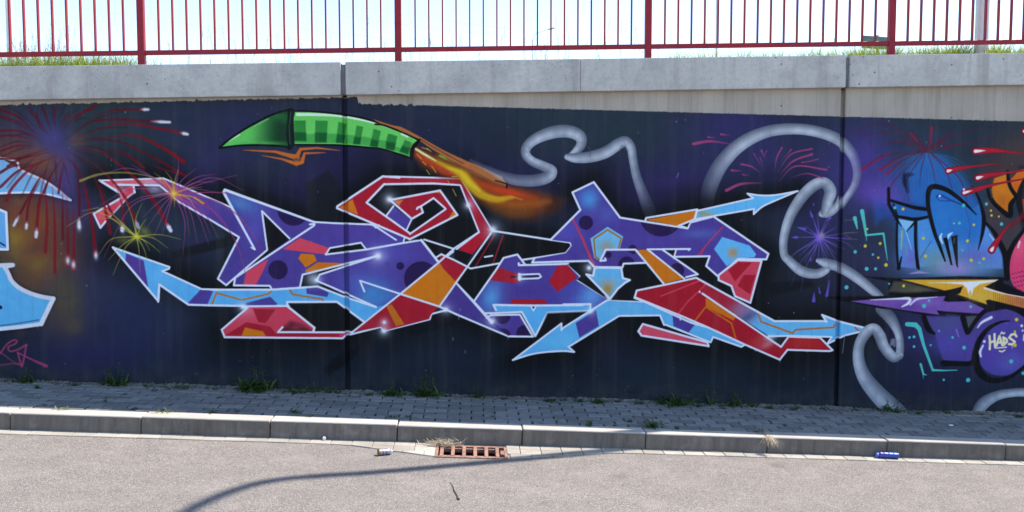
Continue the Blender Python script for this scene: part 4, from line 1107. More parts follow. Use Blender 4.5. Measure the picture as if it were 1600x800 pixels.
    line('K 205,525 215,580 225,640', [7, 5, 4], TL, .6); line('K 225,640 308,632 318,700 327,760', [3, 3.6, 2.4, 1], TL, .6); line('K 170,558 182,608', [6.5, 2], TL, .7); line('K 226,640 226,665', 1, TL, .6)
    for s, r in [('K 363,508', 2.6), ('K 803,490', 2.6), ('K 876,586', 2.8), ('K 172,720', 2.8), ('K 257,733', 2), ('K 693,497', 3), ('K 673,582', 2.4), ('K 688,713', 2), ('K 770,773', 2.2), ('L 227,63', 3.2), ('L 270,63', 2.6), ('L 130,152', 3.4), ('L 335,135', 1.6), ('L 503,242', 3.4), ('L 527,215', 2.2), ('L 728,245', 2.4), ('L 575,362', 1.6), ('L 640,393', 2.2), ('L 696,442', 3.2), ('L 535,430', 1.7), ('L 455,437', 2.2), ('L 433,393', 2.2), ('L 455,390', 2.4), ('L 715,598', 3.6), ('L 598,597', 2), ('L 922,508', 3.4), ('L 980,565', 3)]:
        dot(s, r, (70, 176, 188))
    for s, r in [('K 402,514', 2.4), ('K 292,680', 2.4), ('K 220,692', 2.6), ('K 283,748', 2), ('K 320,783', 3), ('K 500,655', 2.4), ('K 510,740', 2.6), ('K 712,667', 2.6), ('K 743,590', 2.2), ('K 647,583', 1.4), ('K 828,545', 2), ('K 825,522', 1.8), ('K 863,550', 1.6), ('K 730,760', 2.6), ('K 790,753', 2.4), ('K 230,610', 1.8), ('L 405,145', 2.4), ('L 948,307', 3), ('L 940,430', 3.2), ('L 940,365', 2)]:
        dot(s, r, (200, 180, 62))

    # runs of wet paint under some outlines
    for s, c in [('c 300,540 301,556', WHT), ('c 620,542 620,552', WHT), ('e 380,462 381,492', WHT), ('k 700,585 700,600', WHT), ('k 890,664 891,684', WHT), ('l 300,592 301,606', WHT), ('d 300,412 301,424', WHT), ('n 575,252 576,292', (214, 206, 230)), ('C 500,356 501,372', (182, 96, 40)), ('B 180,392 181,412', (196, 198, 222)), ('i 250,92 251,110', WHT), ('k 330,556 331,572', WHT)]:
        line(s, [1.4, 1, .6], c, .5, [.9, .8, .4])

paint_mural()
# the painters stopped short of the top: ragged edge against bare concrete
_e = np.random.default_rng(5)
_tx = np.arange(-500, 2101, 2)
_ty = np.empty(len(_tx))
for _k, x in enumerate(_tx):
    if x < 560: y = 164.5 - 0.0225 * max(x, -300) + _e.normal(0, .55) + .8 * math.sin(x * .31) * math.sin(x * .077) - (2.5 if _e.random() < .012 else 0)
    elif x < 650: y = 163.0 + (x - 575) * 0.02 + _e.normal(0, .9) + 1.2 * math.sin(x * .4)
    else: y = 163.5 + (x - 610) * 0.0268 + _e.normal(0, .25)
    _ty[_k] = y
_tp = P('P ' + ' '.join('%f,%f' % q for q in zip(_tx, _ty)))
_zt = np.interp(np.arange(CW), _tp[:, 0], _tp[:, 1])
PAINT = np.clip((_zt[None, :] - np.arange(CH)[:, None]) / 1.4 + .5, 0, 1).astype(np.float32)
# scuffs where paint has flaked
_fl = np.random.default_rng(11)
for _ in range(260):
    x, z = _fl.integers(4, CW - 6), _fl.integers(150, CH - 4)
    h_, w_ = _fl.integers(1, 4), _fl.integers(1, 3)
    PAINT[z:z + h_, x:x + w_] *= _fl.uniform(0.55, 0.9)
LIGHT = np.array((0.81, 0.84, 0.98), np.float32)      # what a white card shows in this shade, so that colours become pigment values
lin = np.where(CV <= 0.04045, CV / 12.92, ((CV + 0.055) / 1.055) ** 2.4) / LIGHT - 0.003
lin = np.clip(lin, 0.003, 0.86)
srgb = np.where(lin <= 0.0031308, lin * 12.92, 1.055 * lin ** (1 / 2.4) - 0.055)
img = bpy.data.images.new('mural_paint', CW, CH, alpha=True, float_buffer=False)
img.alpha_mode = 'CHANNEL_PACKED'
img.colorspace_settings.name = 'sRGB'
img.pixels.foreach_set(np.dstack([srgb, PAINT]).astype(np.float32).ravel())
img.update()
img.pack()

def mat_wall():
    t = NT('painted_concrete')
    sx = t.n('ShaderNodeSeparateXYZ')
    t.l(t.tc.outputs['Object'], sx.inputs[0])
    X, Z = sx.outputs['X'], sx.outputs['Z']
    cx = t.n('ShaderNodeCombineXYZ')
    t.l(t.math('DIVIDE', t.math('SUBTRACT', X, MX0), MX1 - MX0), cx.inputs[0])
    t.l(t.math('DIVIDE', t.math('SUBTRACT', Z, MZ0), MZ1 - MZ0), cx.inputs[1])
    im = t.n('ShaderNodeTexImage', image=img, extension='EXTEND', interpolation='Linear')
    t.l(cx.outputs[0], im.inputs['Vector'])
    # bare concrete: board-marked, warm, stained
    wob = t.math('MULTIPLY', t.math('SUBTRACT', t.noise(1.3, 3, 0.6), 0.5), 0.03)
    bx = t.math('DIVIDE', t.math('ADD', X, wob), 0.106)
    fr = t.math('FRACT', bx)
    board = t.math('FLOOR', bx)
    wn_ = t.n('ShaderNodeTexWhiteNoise', noise_dimensions='1D')
    t.l(board, wn_.inputs['W'])
    edge = t.math('MINIMUM', fr, t.math('SUBTRACT', 1.0, fr))
    groove = t.rng(edge, 0.0, 0.035)
    n1 = t.noise(2.2, 6, 0.62)
    st = t.noise(1.0, 6, 0.62, t.mapping((10.0, 10.0, 0.6)))
    col = t.mix(t.rng(n1, 0.35, 0.7), (0.43, 0.39, 0.345), (0.35, 0.31, 0.275))
    col = t.mix(t.math('MULTIPLY', wn_.outputs['Value'], 0.22), col, (0.27, 0.235, 0.205))
    col = t.mix(t.math('MULTIPLY', t.rng(st, 0.5, 0.72), 0.5), col, (0.2, 0.17, 0.145))
    col = t.mix(t.math('MULTIPLY', t.math('SUBTRACT', 1.0, groove), 0.3), col, (0.14, 0.12, 0.105))
    vo = t.n('ShaderNodeTexVoronoi')
    vo.inputs['Scale'].default_value = 8.0
    t.l(t.tc.outputs['Object'], vo.inputs['Vector'])
    hole = t.rng(vo.outputs['Distance'], 0.04, 0.075)
    hole = t.math('MAXIMUM', hole, t.math('SUBTRACT', 1.0, t.rng(t.noise(3.7, 2, 0.5), 0.52, 0.54)))
    col = t.mix(hole, (0.1, 0.085, 0.07), col)
    fine = t.noise(190.0, 2, 0.7)
    col = t.mix(0.3, col, t.ramp(fine, [(0.3, g(0.35)), (0.7, g(0.68))]), 'OVERLAY')
    # paint: a little dust, streaks and wear over the colours
    pv = t.mix(0.5, im.outputs['Color'], t.ramp(t.noise(11.0, 6, 0.7), [(0.3, g(0.40)), (0.7, g(0.60))]), 'OVERLAY')
    pv = t.mix(0.35, pv, t.ramp(t.noise(150.0, 2, 0.6), [(0.25, g(0.40)), (0.75, g(0.60))]), 'OVERLAY')
    dustm = t.math('MULTIPLY', t.rng(st, 0.5, 0.8), 0.06)
    pv = t.mix(dustm, pv, (0.3, 0.28, 0.27))
    pv = t.mix(t.math('MULTIPLY', t.math('MULTIPLY', t.math('SUBTRACT', 1.0, groove), t.rng(n1, .38, .62)), 0.22), pv, (0.01, 0.01, 0.014))
    # splashed dirt just above the pavement
    hgt = t.math('SUBTRACT', Z, t.math('MULTIPLY', X, SR))
    spl_ = t.math('MULTIPLY', t.rng(hgt, 0.22, 0.0), t.rng(t.noise(7.0, 6, 0.7), 0.35, 0.75))
    pv = t.mix(t.math('MULTIPLY', spl_, 0.35), pv, (0.12, 0.105, 0.095))
    fin = t.mix(im.outputs['Alpha'], col, pv)
    nrm = t.bump(t.math('MULTIPLY', groove, t.rng(n1, .3, .65)), 0.3, 0.005)
    nrm = t.bump(fine, 0.2, 0.0015, nrm)
    nrm = t.bump(hole, 0.4, 0.004, nrm)
    rough = t.rng(im.outputs['Alpha'], 0, 1, 0.9, 0.7)
    return t.done(fin, rough, nrm, spec=0.12)
M['wall'] = mat_wall()

# ------------------------------------------------------------------ street
DX0, DX1, DY0, DY1 = -0.268, 0.262, -1.432, -1.142           # drain opening
def sheet(xs, ys, zf, skip=()):
    bm = bmesh.new()
    V = [[bm.verts.new((x, y, zf(x, y))) for y in ys] for x in xs]
    for i in range(len(xs) - 1):
        for j in range(len(ys) - 1):
            if (i, j) in skip: continue
            bm.faces.new((V[i][j], V[i + 1][j], V[i + 1][j + 1], V[i][j + 1]))
    return bm
xs = [-60, -8, DX0, DX1, 8, 60]
ys = [-45, -12, DY0, DY1, -1.03]
road = tag(obj('road', sheet(xs, ys, lambda x, y: road_z(x), {(2, 2)}), M['asphalt']), kind='structure')
upper = tag(obj('upper_ground', sheet([-700, -14, 14, 700], [0.58, 3, 40, 900], lambda x, y: 3.0 + SC * max(-14, min(14, x))), M['ground']), kind='structure')

# footway: bedding sheet, pavers laid in running bond
pave = tag(obj('pavement', sheet([-14, 14], [-0.93, 0.02], lambda x, y: pave_z(x, y) - 0.014), M['soil']), kind='structure')
PL, PWD, PG = 0.2, 0.1, 0.0105
def paver_bm(bm=None, mtx=None):
    b = bm or bmesh.new()
    l, w, c = PL / 2 - PG / 2, PWD / 2 - PG / 2, 0.004
    v = [b.verts.new(p) for p in [(-l, -w, -.04), (l, -w, -.04), (l, w, -.04), (-l, w, -.04), (-l, -w, -c), (l, -w, -c), (l, w, -c), (-l, w, -c), (-l + c, -w + c, 0), (l - c, -w + c, 0), (l - c, w - c, 0), (-l + c, w - c, 0)]]
    if mtx is not None:
        for q in v: q.co = mtx @ q.co
    for lo, hi in ((0, 4), (4, 8)):
        for k in range(4):
            b.faces.new((v[lo + k], v[lo + (k + 1) % 4], v[hi + (k + 1) % 4], v[hi + k]))
    b.faces.new((v[8], v[9], v[10], v[11]))
    return b
pav_me = bpy.data.meshes.new('paver')
_b = paver_bm(); _b.normal_update(); _b.to_mesh(pav_me); _b.free()
pav_me.materials.append(M['paver'])
restb = bmesh.new()
count = 0
for r in range(9):
    y = -0.914 + 0.05 + r * PWD
    off = (0.5 * (r % 2)) * PL
    for k in range(-62, 66):
        x = k * PL + off + rnd.uniform(-.004, .004)
        z = pave_z(x, y) + rnd.gauss(0, .0022) - (.006 if rnd.random() < .05 else 0)
        tilt = (rnd.gauss(0, .008), RY + rnd.gauss(0, .006), rnd.gauss(0, .008))
        if -4.45 < x < 5.3 and count < 300 and r < 7:
            obj('paver', pav_me, None, pave, (x, y + rnd.uniform(-.0015, .0015), z), tilt)
            count += 1
        else:
            paver_bm(restb, Matrix.Translation((x, y, z)) @ Euler(tilt).to_matrix().to_4x4())
tag(obj('far_pavers', restb, M['paver'], pave), kind='stuff')

# kerb
kerb = tag(empty('kerb', (0, Y_KERB, 0)), kind='structure')
K0 = -3.5904
def kerbstone(seed):
    bm = bmesh.new()
    bm_box(bm, 0.004, 0.996, 0, 0.15, -0.26, 0)
    es = [e for e in bm.edges if abs(e.verts[0].co.y) < 1e-6 and abs(e.verts[1].co.y) < 1e-6 and e.verts[0].co.z > -.01 and e.verts[1].co.z > -.01]
    bmesh.ops.bevel(bm, geom=es, offset=0.015, segments=4, affect='EDGES', profile=0.55)
    es = [e for e in bm.edges if abs(e.verts[0].co.x - e.verts[1].co.x) < 1e-6 and (e.verts[0].co.z > -.03 or e.verts[1].co.z > -.03)]
    bmesh.ops.bevel(bm, geom=es, offset=0.005, segments=1, affect='EDGES')
    return bm
kme = bpy.data.meshes.new('kerbstone')
_b = kerbstone(0); _b.normal_update(); _b.to_mesh(kme); _b.free(); kme.materials.append(M['kerb'])
for i in range(-7, 15):
    x = K0 + i
    obj('kerbstone', kme, None, kerb, (x, rnd.uniform(-.004, .004), Z_KTOP + SR * x + rnd.uniform(-.004, .004)), (rnd.uniform(-.012, .012), RY + rnd.uniform(-.002, .002), rnd.uniform(-.004, .004)))

# gutter: a row of pale blocks against the kerb, widening round the drain
gut = tag(empty('gutter', (0, 0, 0)), kind='structure')
GY = -1.185
def asphalt_edge(x):
    if x <= -1.0 or x >= 1.12: return GY
    if x < DX0: return GY + (x + 1.0) / (DX0 + 1.0) * (-1.436 - GY)
    if x > DX1: return GY + (1.12 - x) / (1.12 - DX1) * (-1.436 - GY)
    return -1.436
def gblock(x0, x1, yt, yb0, yb1):
    bm = bmesh.new()
    top = [(x0, yb0), (x1, yb1), (x1, yt), (x0, yt)]
    cx_, cy_ = sum(p[0] for p in top) / 4, sum(p[1] for p in top) / 4
    j = rnd.uniform(-.0015, .0015)
    lo = [bm.verts.new((x, y, road_z(x) - 0.03)) for x, y in top]
    mid = [bm.verts.new((x, y, road_z(x) + 0.005 + j)) for x, y in top]
    hi = [bm.verts.new((x + (cx_ - x) * .03, y + (cy_ - y) * .05, road_z(x) + 0.008 + j)) for x, y in top]
    for a, b in ((lo, mid), (mid, hi)):
        for k in range(4): bm.faces.new((a[k], a[(k + 1) % 4], b[(k + 1) % 4], b[k]))
    bm.faces.new(hi)
    obj('gutter_block', bm, M['gutter'], gut)
BL = 0.165
for k in range(-44, 44):
    x0, x1 = k * BL + .002 + .05, (k + 1) * BL - .002 + .05
    ov = x1 > DX0 - .012 and x0 < DX1 + .012
    if ov:
        if x0 < DX0 - .03: gblock(x0, DX0 - .014, Y_KERB - .002, GY, GY)
        elif x1 > DX1 + .03: gblock(DX1 + .014, x1, Y_KERB - .002, GY, GY)
        continue
    gblock(x0, x1, Y_KERB - .002, GY + .001, GY + .001)
for row, (yt, yb) in enumerate(((GY - .002, -1.31), (-1.313, -1.436))):
    for k in range(-8, 9):
        x0, x1 = k * BL + .002 + .05 + row * .08, (k + 1) * BL - .002 + .05 + row * .08
        if x1 > DX0 - .012 and x0 < DX0: x1 = DX0 - .014
        if x0 < DX1 + .012 and x1 > DX1: x0 = DX1 + .014
        if x1 - x0 < .03 or (x0 > DX0 - .02 and x1 < DX1 + .02): continue
        b0, b1 = max(yb, asphalt_edge(x0)), max(yb, asphalt_edge(x1))
        if yt - b0 < .006 and yt - b1 < .006: continue
        gblock(x0, x1, yt, min(b0, yt - .003), min(b1, yt - .003))

# ------------------------------------------------------------------ retaining wall, coping, joints
wall = tag(empty('retaining_wall', (0, 0.2, 0)), 'concrete retaining wall covered by a colourful graffiti mural below a pale coping', 'wall')
def wchild(name, bm, mat, lab=None):
    o = obj(name, bm, mat, wall)
    o.matrix_parent_inverse = Matrix.Translation((0, -0.2, 0))
    if lab: o['label'] = lab
    return o
JX = (-1.131, 3.433)
JW = 0.021
segs = [(-16, JX[0] - JW), (JX[0] + JW, JX[1] - JW), (JX[1] + JW, 16)]
labs = ['panel with firework bursts, a blue letter and the arrow tip of the graffiti', 'panel with the main purple, red and blue lettering', 'panel with blue letters, yellow and violet bolts and grey smoke curls']
for (a, b), lb in zip(segs, labs):
    bm = bmesh.new()
    n = 8
    bot, top = [], []
    def wz(x): return Z_CB + 0.03 + SC * x
    F0 = [bm.verts.new((a, 0, SR * a - .5)), bm.verts.new((b, 0, SR * b - .5)), bm.verts.new((b, 0, wz(b))), bm.verts.new((a, 0, wz(a)))]
    F1 = [bm.verts.new((v.co.x, 0.4, v.co.z)) for v in F0]
    bm.faces.new(F0)
    bm.faces.new(list(reversed(F1)))
    for k in range(4): bm.faces.new((F0[k], F1[k], F1[(k + 1) % 4], F0[(k + 1) % 4]))
    ve = [e for e in bm.edges if abs(e.verts[0].co.x - e.verts[1].co.x) < 1e-6 and abs(e.verts[0].co.y) < 1e-6 and abs(e.verts[1].co.y) < 1e-6]
    bmesh.ops.bevel(bm, geom=ve, offset=0.008, segments=1, affect='EDGES')
    bmesh.ops.recalc_face_normals(bm, faces=bm.faces)
    wchild('wall_panel', bm, M['wall'], lb)
for x in JX:
    bm = bmesh.new()
    bm_box(bm, x - JW - .004, x + JW + .004, 0.05, 0.2, SR * x - .4, Z_CB + SC * x - .01)
    wchild('joint_strip', bm, M['wall'])
cuts = [(-16, -1.152), (-1.108, 0.9855), (0.987, 3.416), (3.452, 16)]
for a, b in cuts:
    bm = box(a, b, Y_CF, 0.56, Z_CB, Z_CT, 0.008, SC, 2)
    wchild('coping_block', bm, M['coping'])
for x in (-1.13, 3.434):
    bm = box(x - .024, x + .024, Y_CF + .028, 0.5, Z_CB + .006, Z_CT - .02, 0, SC)
    wchild('coping_joint_strip', bm, M['filler'])

# ------------------------------------------------------------------ railing
rail = tag(empty('red_railing', (0.5, 0.3, Z_CT)), 'red painted steel railing with thin vertical bars standing on the coping', 'railing')
def rchild(name, me_or_bm, mat=None, loc=None):
    o = obj(name, me_or_bm, mat, rail)
    o.location = loc or (0, 0, 0)
    o.matrix_parent_inverse = rail.matrix_basis.inverted()
    return o
def cz(x): return Z_CT + SC * x
post_me = bpy.data.meshes.new('post')
_b = box(-.031, .031, -.026, .026, -.03, 1.13, .004); _b.normal_update(); _b.to_mesh(post_me); _b.free(); post_me.materials.append(M['red_paint'])
plate_me = bpy.data.meshes.new('base_plate')
_b = box(-.07, .07, -.06, .06, -.004, .012, .002); _b.normal_update(); _b.to_mesh(plate_me); _b.free(); plate_me.materials.append(M['red_paint'])
bal_me = bpy.data.meshes.new('baluster')
_b = box(-.0068, .0068, -.016, .016, .18, 1.092, .0015); _b.normal_update(); _b.to_mesh(bal_me); _b.free(); bal_me.materials.append(M['red_paint'])
P0, PS = -3.014, 2.3428
for i in range(-3, 7):
    x = P0 + PS * i
    p = rchild('post', post_me, None, (x, .3, cz(x)))
    q = obj('base_plate', plate_me, None, p)
    a, b = x + .031, x + PS - .031
    rchild('bottom_rail', box(a, b, .3 - .02, .3 + .02, Z_CT + .145, Z_CT + .186, .003, SC), M['red_paint'])
    rchild('handrail', box(a - .05, b + .05, .3 - .028, .3 + .028, Z_CT + 1.09, Z_CT + 1.135, .008, SC), M['red_paint'])
    for k in range(17):
        xb = x + .1585 + k * .1266
        rchild('baluster', bal_me, None, (xb, .3, cz(xb)))

# ------------------------------------------------------------------ storm drain
M['rust'] = mat_simple('rusty_cast_iron', (0.27, 0.145, 0.105), 0.85, 0.45, 26, bump=0.5)
dr = tag(empty('storm_drain', ((DX0 + DX1) / 2, (DY0 + DY1) / 2, road_z(0)), (0, RY, 0)), 'rusty cast iron street drain grate set in the gutter', 'drain')
hw, hd = (DX1 - DX0) / 2, (DY1 - DY0) / 2
def frame_bm():
    bm = bmesh.new()
    o, i_, t, bt_ = 0.012, .022, .012, -.03
    for (x0, x1, y0, y1) in ((-hw - o + .024, hw + o - .024, -hd - o, -hd + i_ - .006), (-hw - o + .024, hw + o - .024, hd - i_ + .006, hd + o)):
        bm_box(bm, x0, x1, y0, y1, bt_, t - .002, .002)
    for (x0, x1) in ((-hw - o, -hw - o + .022), (hw + o - .022, hw + o)):
        bm_box(bm, x0, x1, -hd - o, hd + o, bt_, t - .002, .002)
    return bm
obj('frame', frame_bm(), M['rust'], dr)
nb = 6
for k in range(nb):
    xx = -hw + .035 + k * (2 * hw - .1) / (nb - 1)
    obj('bar', box(xx - .013, xx + .015, -hd + .018, hd - .018, -.028, .012, .003), M['rust'], dr)
for yy in (-hd + .048, hd - .048):
    for k in range(nb - 1):
        x0 = -hw + .035 + k * (2 * hw - .1) / (nb - 1) + .016
        x1 = -hw + .035 + (k + 1) * (2 * hw - .1) / (nb - 1) - .014
        obj('cross_bar', box(x0, x1, yy - .009, yy + .009, -.028, .002, .002), M['rust'], dr)
obj('hinge_lug', box(hw - .04, hw - .012, -.05, .05, -.02, .0095, .003), M['rust'], dr)
bm = bmesh.new()
pv = [[bm.verts.new((sx * (hw + .004), sy * (hd + .004), z)) for sx, sy in ((-1, -1), (1, -1), (1, 1), (-1, 1))] for z in (-.032, -.6)]
for k in range(4): bm.faces.new((pv[0][k], pv[1][k], pv[1][(k + 1) % 4], pv[0][(k + 1) % 4]))
bm.faces.new(pv[1])
obj('pit', bm, M['pit'], dr)

# dry plant debris blown against the drain
def strips(n, f, mat_name, name, seed=1):
    r = random.Random(seed)
    bm = bmesh.new()
    for _ in range(n): f(bm, r)
    return obj(name, bm, M[mat_name])
def blade(bm, base, d, L, w, droop=0.4, segs=3, r=None):
    """tapered grass blade"""
    d = Vector(d).normalized()
    side = d.cross(Vector((0, 0, 1)))
    if side.length < .05: side = Vector((math.cos(L * 99), math.sin(L * 99), 0))
    side.normalize()
    hor = Vector((d.x, d.y, 0))
    if hor.length < .02: hor = side.cross(Vector((0, 0, 1)))
    hor.normalize()
    p = Vector(base); prev = None
    for k in range(segs + 1):
        t = k / segs
        q = p + d * (L * t) + hor * (droop * L * t * t * .6) - Vector((0, 0, droop * L * t * t * .5))
        ww = w * (1 - t * .92) * (0.7 + 0.6 * min(t * 3, 1) * .5)
        cur = (bm.verts.new(q - side * ww / 2), bm.verts.new(q + side * ww / 2))
        if prev: bm.faces.new((prev[0], prev[1], cur[1], cur[0]))
        prev = cur
def debris(bm, r):
    x = r.gauss(-.23, .07); y = r.gauss(-1.145, .03)
    if y > -1.072: y = -1.08
    z = road_z(x) + .014 + abs(r.gauss(0, .016))
    a = r.uniform(0, 6.28)
    blade(bm, (x, y, z), (math.cos(a), math.sin(a) * .5, r.uniform(-.05, .5)), r.uniform(.02, .07), r.uniform(.004, .009), .2, 2)
o = strips(260, debris, 'straw', 'dry_debris', 4)
tag(o, 'pale dry grass and leaf litter heaped at the corner of the street drain', 'litter', kind='stuff')
def debris2(bm, r):
    x, y = r.choice([(1.75, -1.09), (2.0, -1.09), (2.65, -1.10), (4.6, -1.09), (-.45, -1.1), (1.5, -1.085), (-2.2, -1.1), (4.15, -1.1)])
    x += r.gauss(0, .06); y -= abs(r.gauss(0, .015))
    a = r.uniform(0, 6.28)
    blade(bm, (x, y, road_z(x) + .012), (math.cos(a), math.sin(a) * .4, r.uniform(0, .15)), r.uniform(.02, .06), r.uniform(.002, .005), .1, 2)
o = strips(90, debris2, 'straw', 'gutter_straw', 6)
tag(o, 'thin scraps of dry straw scattered along the foot of the kerb', 'litter', kind='stuff')

# ------------------------------------------------------------------ litter
def lathe(bm, prof, n=20):
    rings = []
    for (u, r) in prof:
        rings.append([bm.verts.new((u, r * math.cos(2 * math.pi * k / n), r * math.sin(2 * math.pi * k / n))) for k in range(n)])
    for a, b in zip(rings, rings[1:]):
        for k in range(n): bm.faces.new((a[k], b[k], b[(k + 1) % n], a[(k + 1) % n]))
    bm.faces.new(rings[0]); bm.faces.new(list(reversed(rings[-1])))
def mat_bands(name, stops, rough=0.35, metal=0.3):
    t = NT(name)
    sx = t.n('ShaderNodeSeparateXYZ'); t.l(t.tc.outputs['Generated'], sx.inputs[0])
    r = t.ramp(sx.outputs['X'], stops)
    ramp_node = [n for n in t.t.nodes if n.type == 'VALTORGB'][-1]
    ramp_node.color_ramp.interpolation = 'CONSTANT'
    c = t.mix(0.5, r, t.ramp(t.noise(30, 4, .6), [(0.3, g(.4)), (.7, g(.6))]), 'OVERLAY')
    return t.done(c, rough, None, metal)
cx0, cy0 = -0.655, -1.415
can = tag(empty('spray_can', (cx0, cy0, road_z(cx0) + .0245), (0, RY * .6, math.radians(24))), 'battered silver spray can with a brown end lying on the asphalt before the drain', 'spray can')
bm = bmesh.new(); lathe(bm, [(-.052, .021), (-.055, .0235), (-.05, .0245), (-.045, .0235), (.03, .0235), (.042, .019)])
obj('body', bm, mat_bands('can_print', [(0, (.30, .15, .05)), (.14, (.24, .23, .30)), (.30, (.09, .085, .16)), (.40, (.28, .27, .35)), (.52, (.13, .12, .22)), (.68, (.28, .27, .34))]), can, smooth=True)
bm = bmesh.new(); lathe(bm, [(.0425, .0165), (.048, .015), (.055, .012), (.056, .006), (.064, .0055)])
obj('valve', bm, mat_simple('can_valve', (.6, .6, .64), .35, .1, metal=.4), can, smooth=True)
bm = bmesh.new(); lathe(bm, [(-.0535, .018), (-.0545, .016), (-.0525, .004)])
obj('base_dome', bm, mat_simple('can_rust', (.34, .17, .05), .5, .25, metal=.2), can, smooth=True)

bx_, by_ = 3.385, -1.112
bl = tag(empty('spray_can', (bx_, by_, road_z(bx_) + .0315), (0, RY, math.radians(-4))), 'bright blue spray can with a pale label lying in the gutter against the kerb', 'spray can')
bm = bmesh.new(); lathe(bm, [(-.070, .0185), (-.065, .0225), (.079, .0225), (.083, .0232), (.087, .022), (.0875, .017)], 24)
def mat_bluecan():
    t = NT('blue_can_print')
    sx = t.n('ShaderNodeSeparateXYZ'); t.l(t.tc.outputs['Object'], sx.inputs[0])
    ang = t.math('ARCTAN2', sx.outputs['Z'], sx.outputs['Y'])
    lab = t.math('MULTIPLY', t.rng(ang, 1.35, 1.4), t.rng(ang, 2.35, 2.3))
    inx = t.math('MULTIPLY', t.rng(sx.outputs['X'], -.058, -.056), t.rng(sx.outputs['X'], .083, .081))
    stripe = t.math('GREATER_THAN', t.math('FRACT', t.math('MULTIPLY', sx.outputs['X'], 27.0)), 0.38)
    wht = t.mix(stripe, (.12, .25, .70), (.55, .66, .82))
    c = t.mix(t.math('MULTIPLY', lab, inx), (.03, .055, .30), wht)
    red = t.math('MULTIPLY', t.math('MULTIPLY', t.rng(sx.outputs['X'], -.046, -.044), t.rng(sx.outputs['X'], -.026, -.028)), lab)
    c = t.mix(red, c, (.65, .12, .16))
    return t.done(c, .3)
obj('body', bm, mat_bluecan(), bl, smooth=True)
bm = bmesh.new(); lathe(bm, [(-.0705, .015), (-.077, .0165), (-.091, .0165), (-.094, .014)], 20)
obj('cap', bm, mat_simple('blue_plastic', (.10, .17, .60), .35, .08), bl, smooth=True)

bm = bmesh.new()
bmesh.ops.create_icosphere(bm, subdivisions=3, radius=.014)
for v in bm.verts: v.co *= 1 + rnd.uniform(-.28, .22)
wx, wy = -1.166, -1.092
tag(obj('paper_scrap', bm, mat_simple('white_paper', (.62, .62, .65), .8, .1), None, (wx, wy, road_z(wx) + .021), (0, 0, 0)), 'small crumpled white paper scrap at the foot of the kerb', 'litter')
tw = [(-.151, -2.017), (-.128, -2.10), (-.118, -2.19), (-.096, -2.29), (-.088, -2.358)]
bm = tube([(x, y, road_z(x) + .004 + .0008 * k) for k, (x, y) in enumerate(tw)], [.0016, .0024, .003, .0035, .004], 6)
bm_tube(bm, [(-.096, -2.345, road_z(-.09) + .008), (-.080, -2.366, road_z(-.09) + .007)], [.006, .005], 7)
tag(obj('twig', bm, mat_simple('twig_bark', (.07, .05, .04), .85, .3)), 'thin dark twig lying alone on the asphalt', 'twig')
bm = bmesh.new(); bmesh.ops.create_icosphere(bm, subdivisions=2, radius=.012)
for v in bm.verts: v.co = Vector((v.co.x * 1.9, v.co.y * 1.2, v.co.z * .5)) * (1 + rnd.uniform(-.2, .2))
wp = 4.25
tag(obj('paper_scrap', bm, mat_simple('white_scrap', (.75, .76, .85), .8, .05), None, (wp, -.52, pave_z(wp, -.52) + .007)), 'tiny white paper scrap lying on the shaded pavers', 'litter')

# ------------------------------------------------------------------ weeds
def leaf(bm, base, yaw, pitch, L, w, droop, segs=4, lobed=False, r=rnd):
    p = Vector(base); prev = None
    side = Vector((-math.sin(yaw), math.cos(yaw), 0))
    for k in range(segs + 1):
        t = k / segs
        ww = w * math.sin(math.pi * min(.12 + t * .88, 1.0)) ** .8 + .0008
        if lobed and k % 2: ww *= .5
        a = pitch - droop * t
        mid = bm.verts.new(p)
        up = Vector((0, 0, .25 * ww))
        l_, r_ = bm.verts.new(p + side * ww / 2 + up), bm.verts.new(p - side * ww / 2 + up)
        if prev:
            bm.faces.new((prev[0], prev[1], l_, mid)[::1] if False else (prev[1], l_, mid, prev[0]))
            bm.faces.new((prev[0], mid, r_, prev[2]))
        prev = (mid, l_, r_)
        p = p + Vector((math.cos(yaw) * math.cos(a), math.sin(yaw) * math.cos(a), math.sin(a))) * (L / segs)
def weed(x, y, h, spread, n, label, grp=None, name='weed', mat='weed', grassy=False, stalk=0, seed=0, z=None):
    r = random.Random(seed * 31 + int(x * 100))
    h *= .86
    zz = (pave_z(x, y) if z is None else z) - .004
    bm = bmesh.new()
    for _ in range(n):
        a = r.uniform(0, 6.28)
        bxy = Vector((r.gauss(0, spread * .22), r.gauss(0, spread * .10), 0))
        if bxy.y + y > -.012: bxy.y = -.012 - y
        if grassy:
            blade(bm, bxy, (math.cos(a) * .5, math.sin(a) * .35 - .08, r.uniform(.6, 1.2)), h * r.uniform(.5, 1.15), r.uniform(.004, .009), r.uniform(.2, 1.0), 4)
        else:
            leaf(bm, bxy, a, r.uniform(.35, 1.35), h * r.uniform(.5, 1.1), h * r.uniform(.12, .24), r.uniform(.4, 1.6), 5, r.random() < .6, r)
    for k in range(stalk):
        bx = Vector((r.gauss(0, spread * .2), -.01, 0)); tip = bx + Vector((r.gauss(0, .03), -.02, h * r.uniform(1.1, 1.6)))
        bm_tube(bm, [bx, (bx + tip) / 2 + Vector((r.gauss(0, .006), 0, 0)), tip], [.0022, .0018, .001], 4)
        for q in range(9):
            t = r.uniform(.2, 1.0); leaf(bm, bx.lerp(tip, t), r.uniform(0, 6.28), r.uniform(.2, 1.1), h * r.uniform(.14, .35), h * .07, .8, 3, False, r)
    for v in bm.verts:                                     # nothing grows into the wall
        if v.co.y + y > -.004: v.co.y = -.004 - y
    o = obj(name, bm, M[mat], None, (x, y, zz))
    return tag(o, label, 'plant', grp)
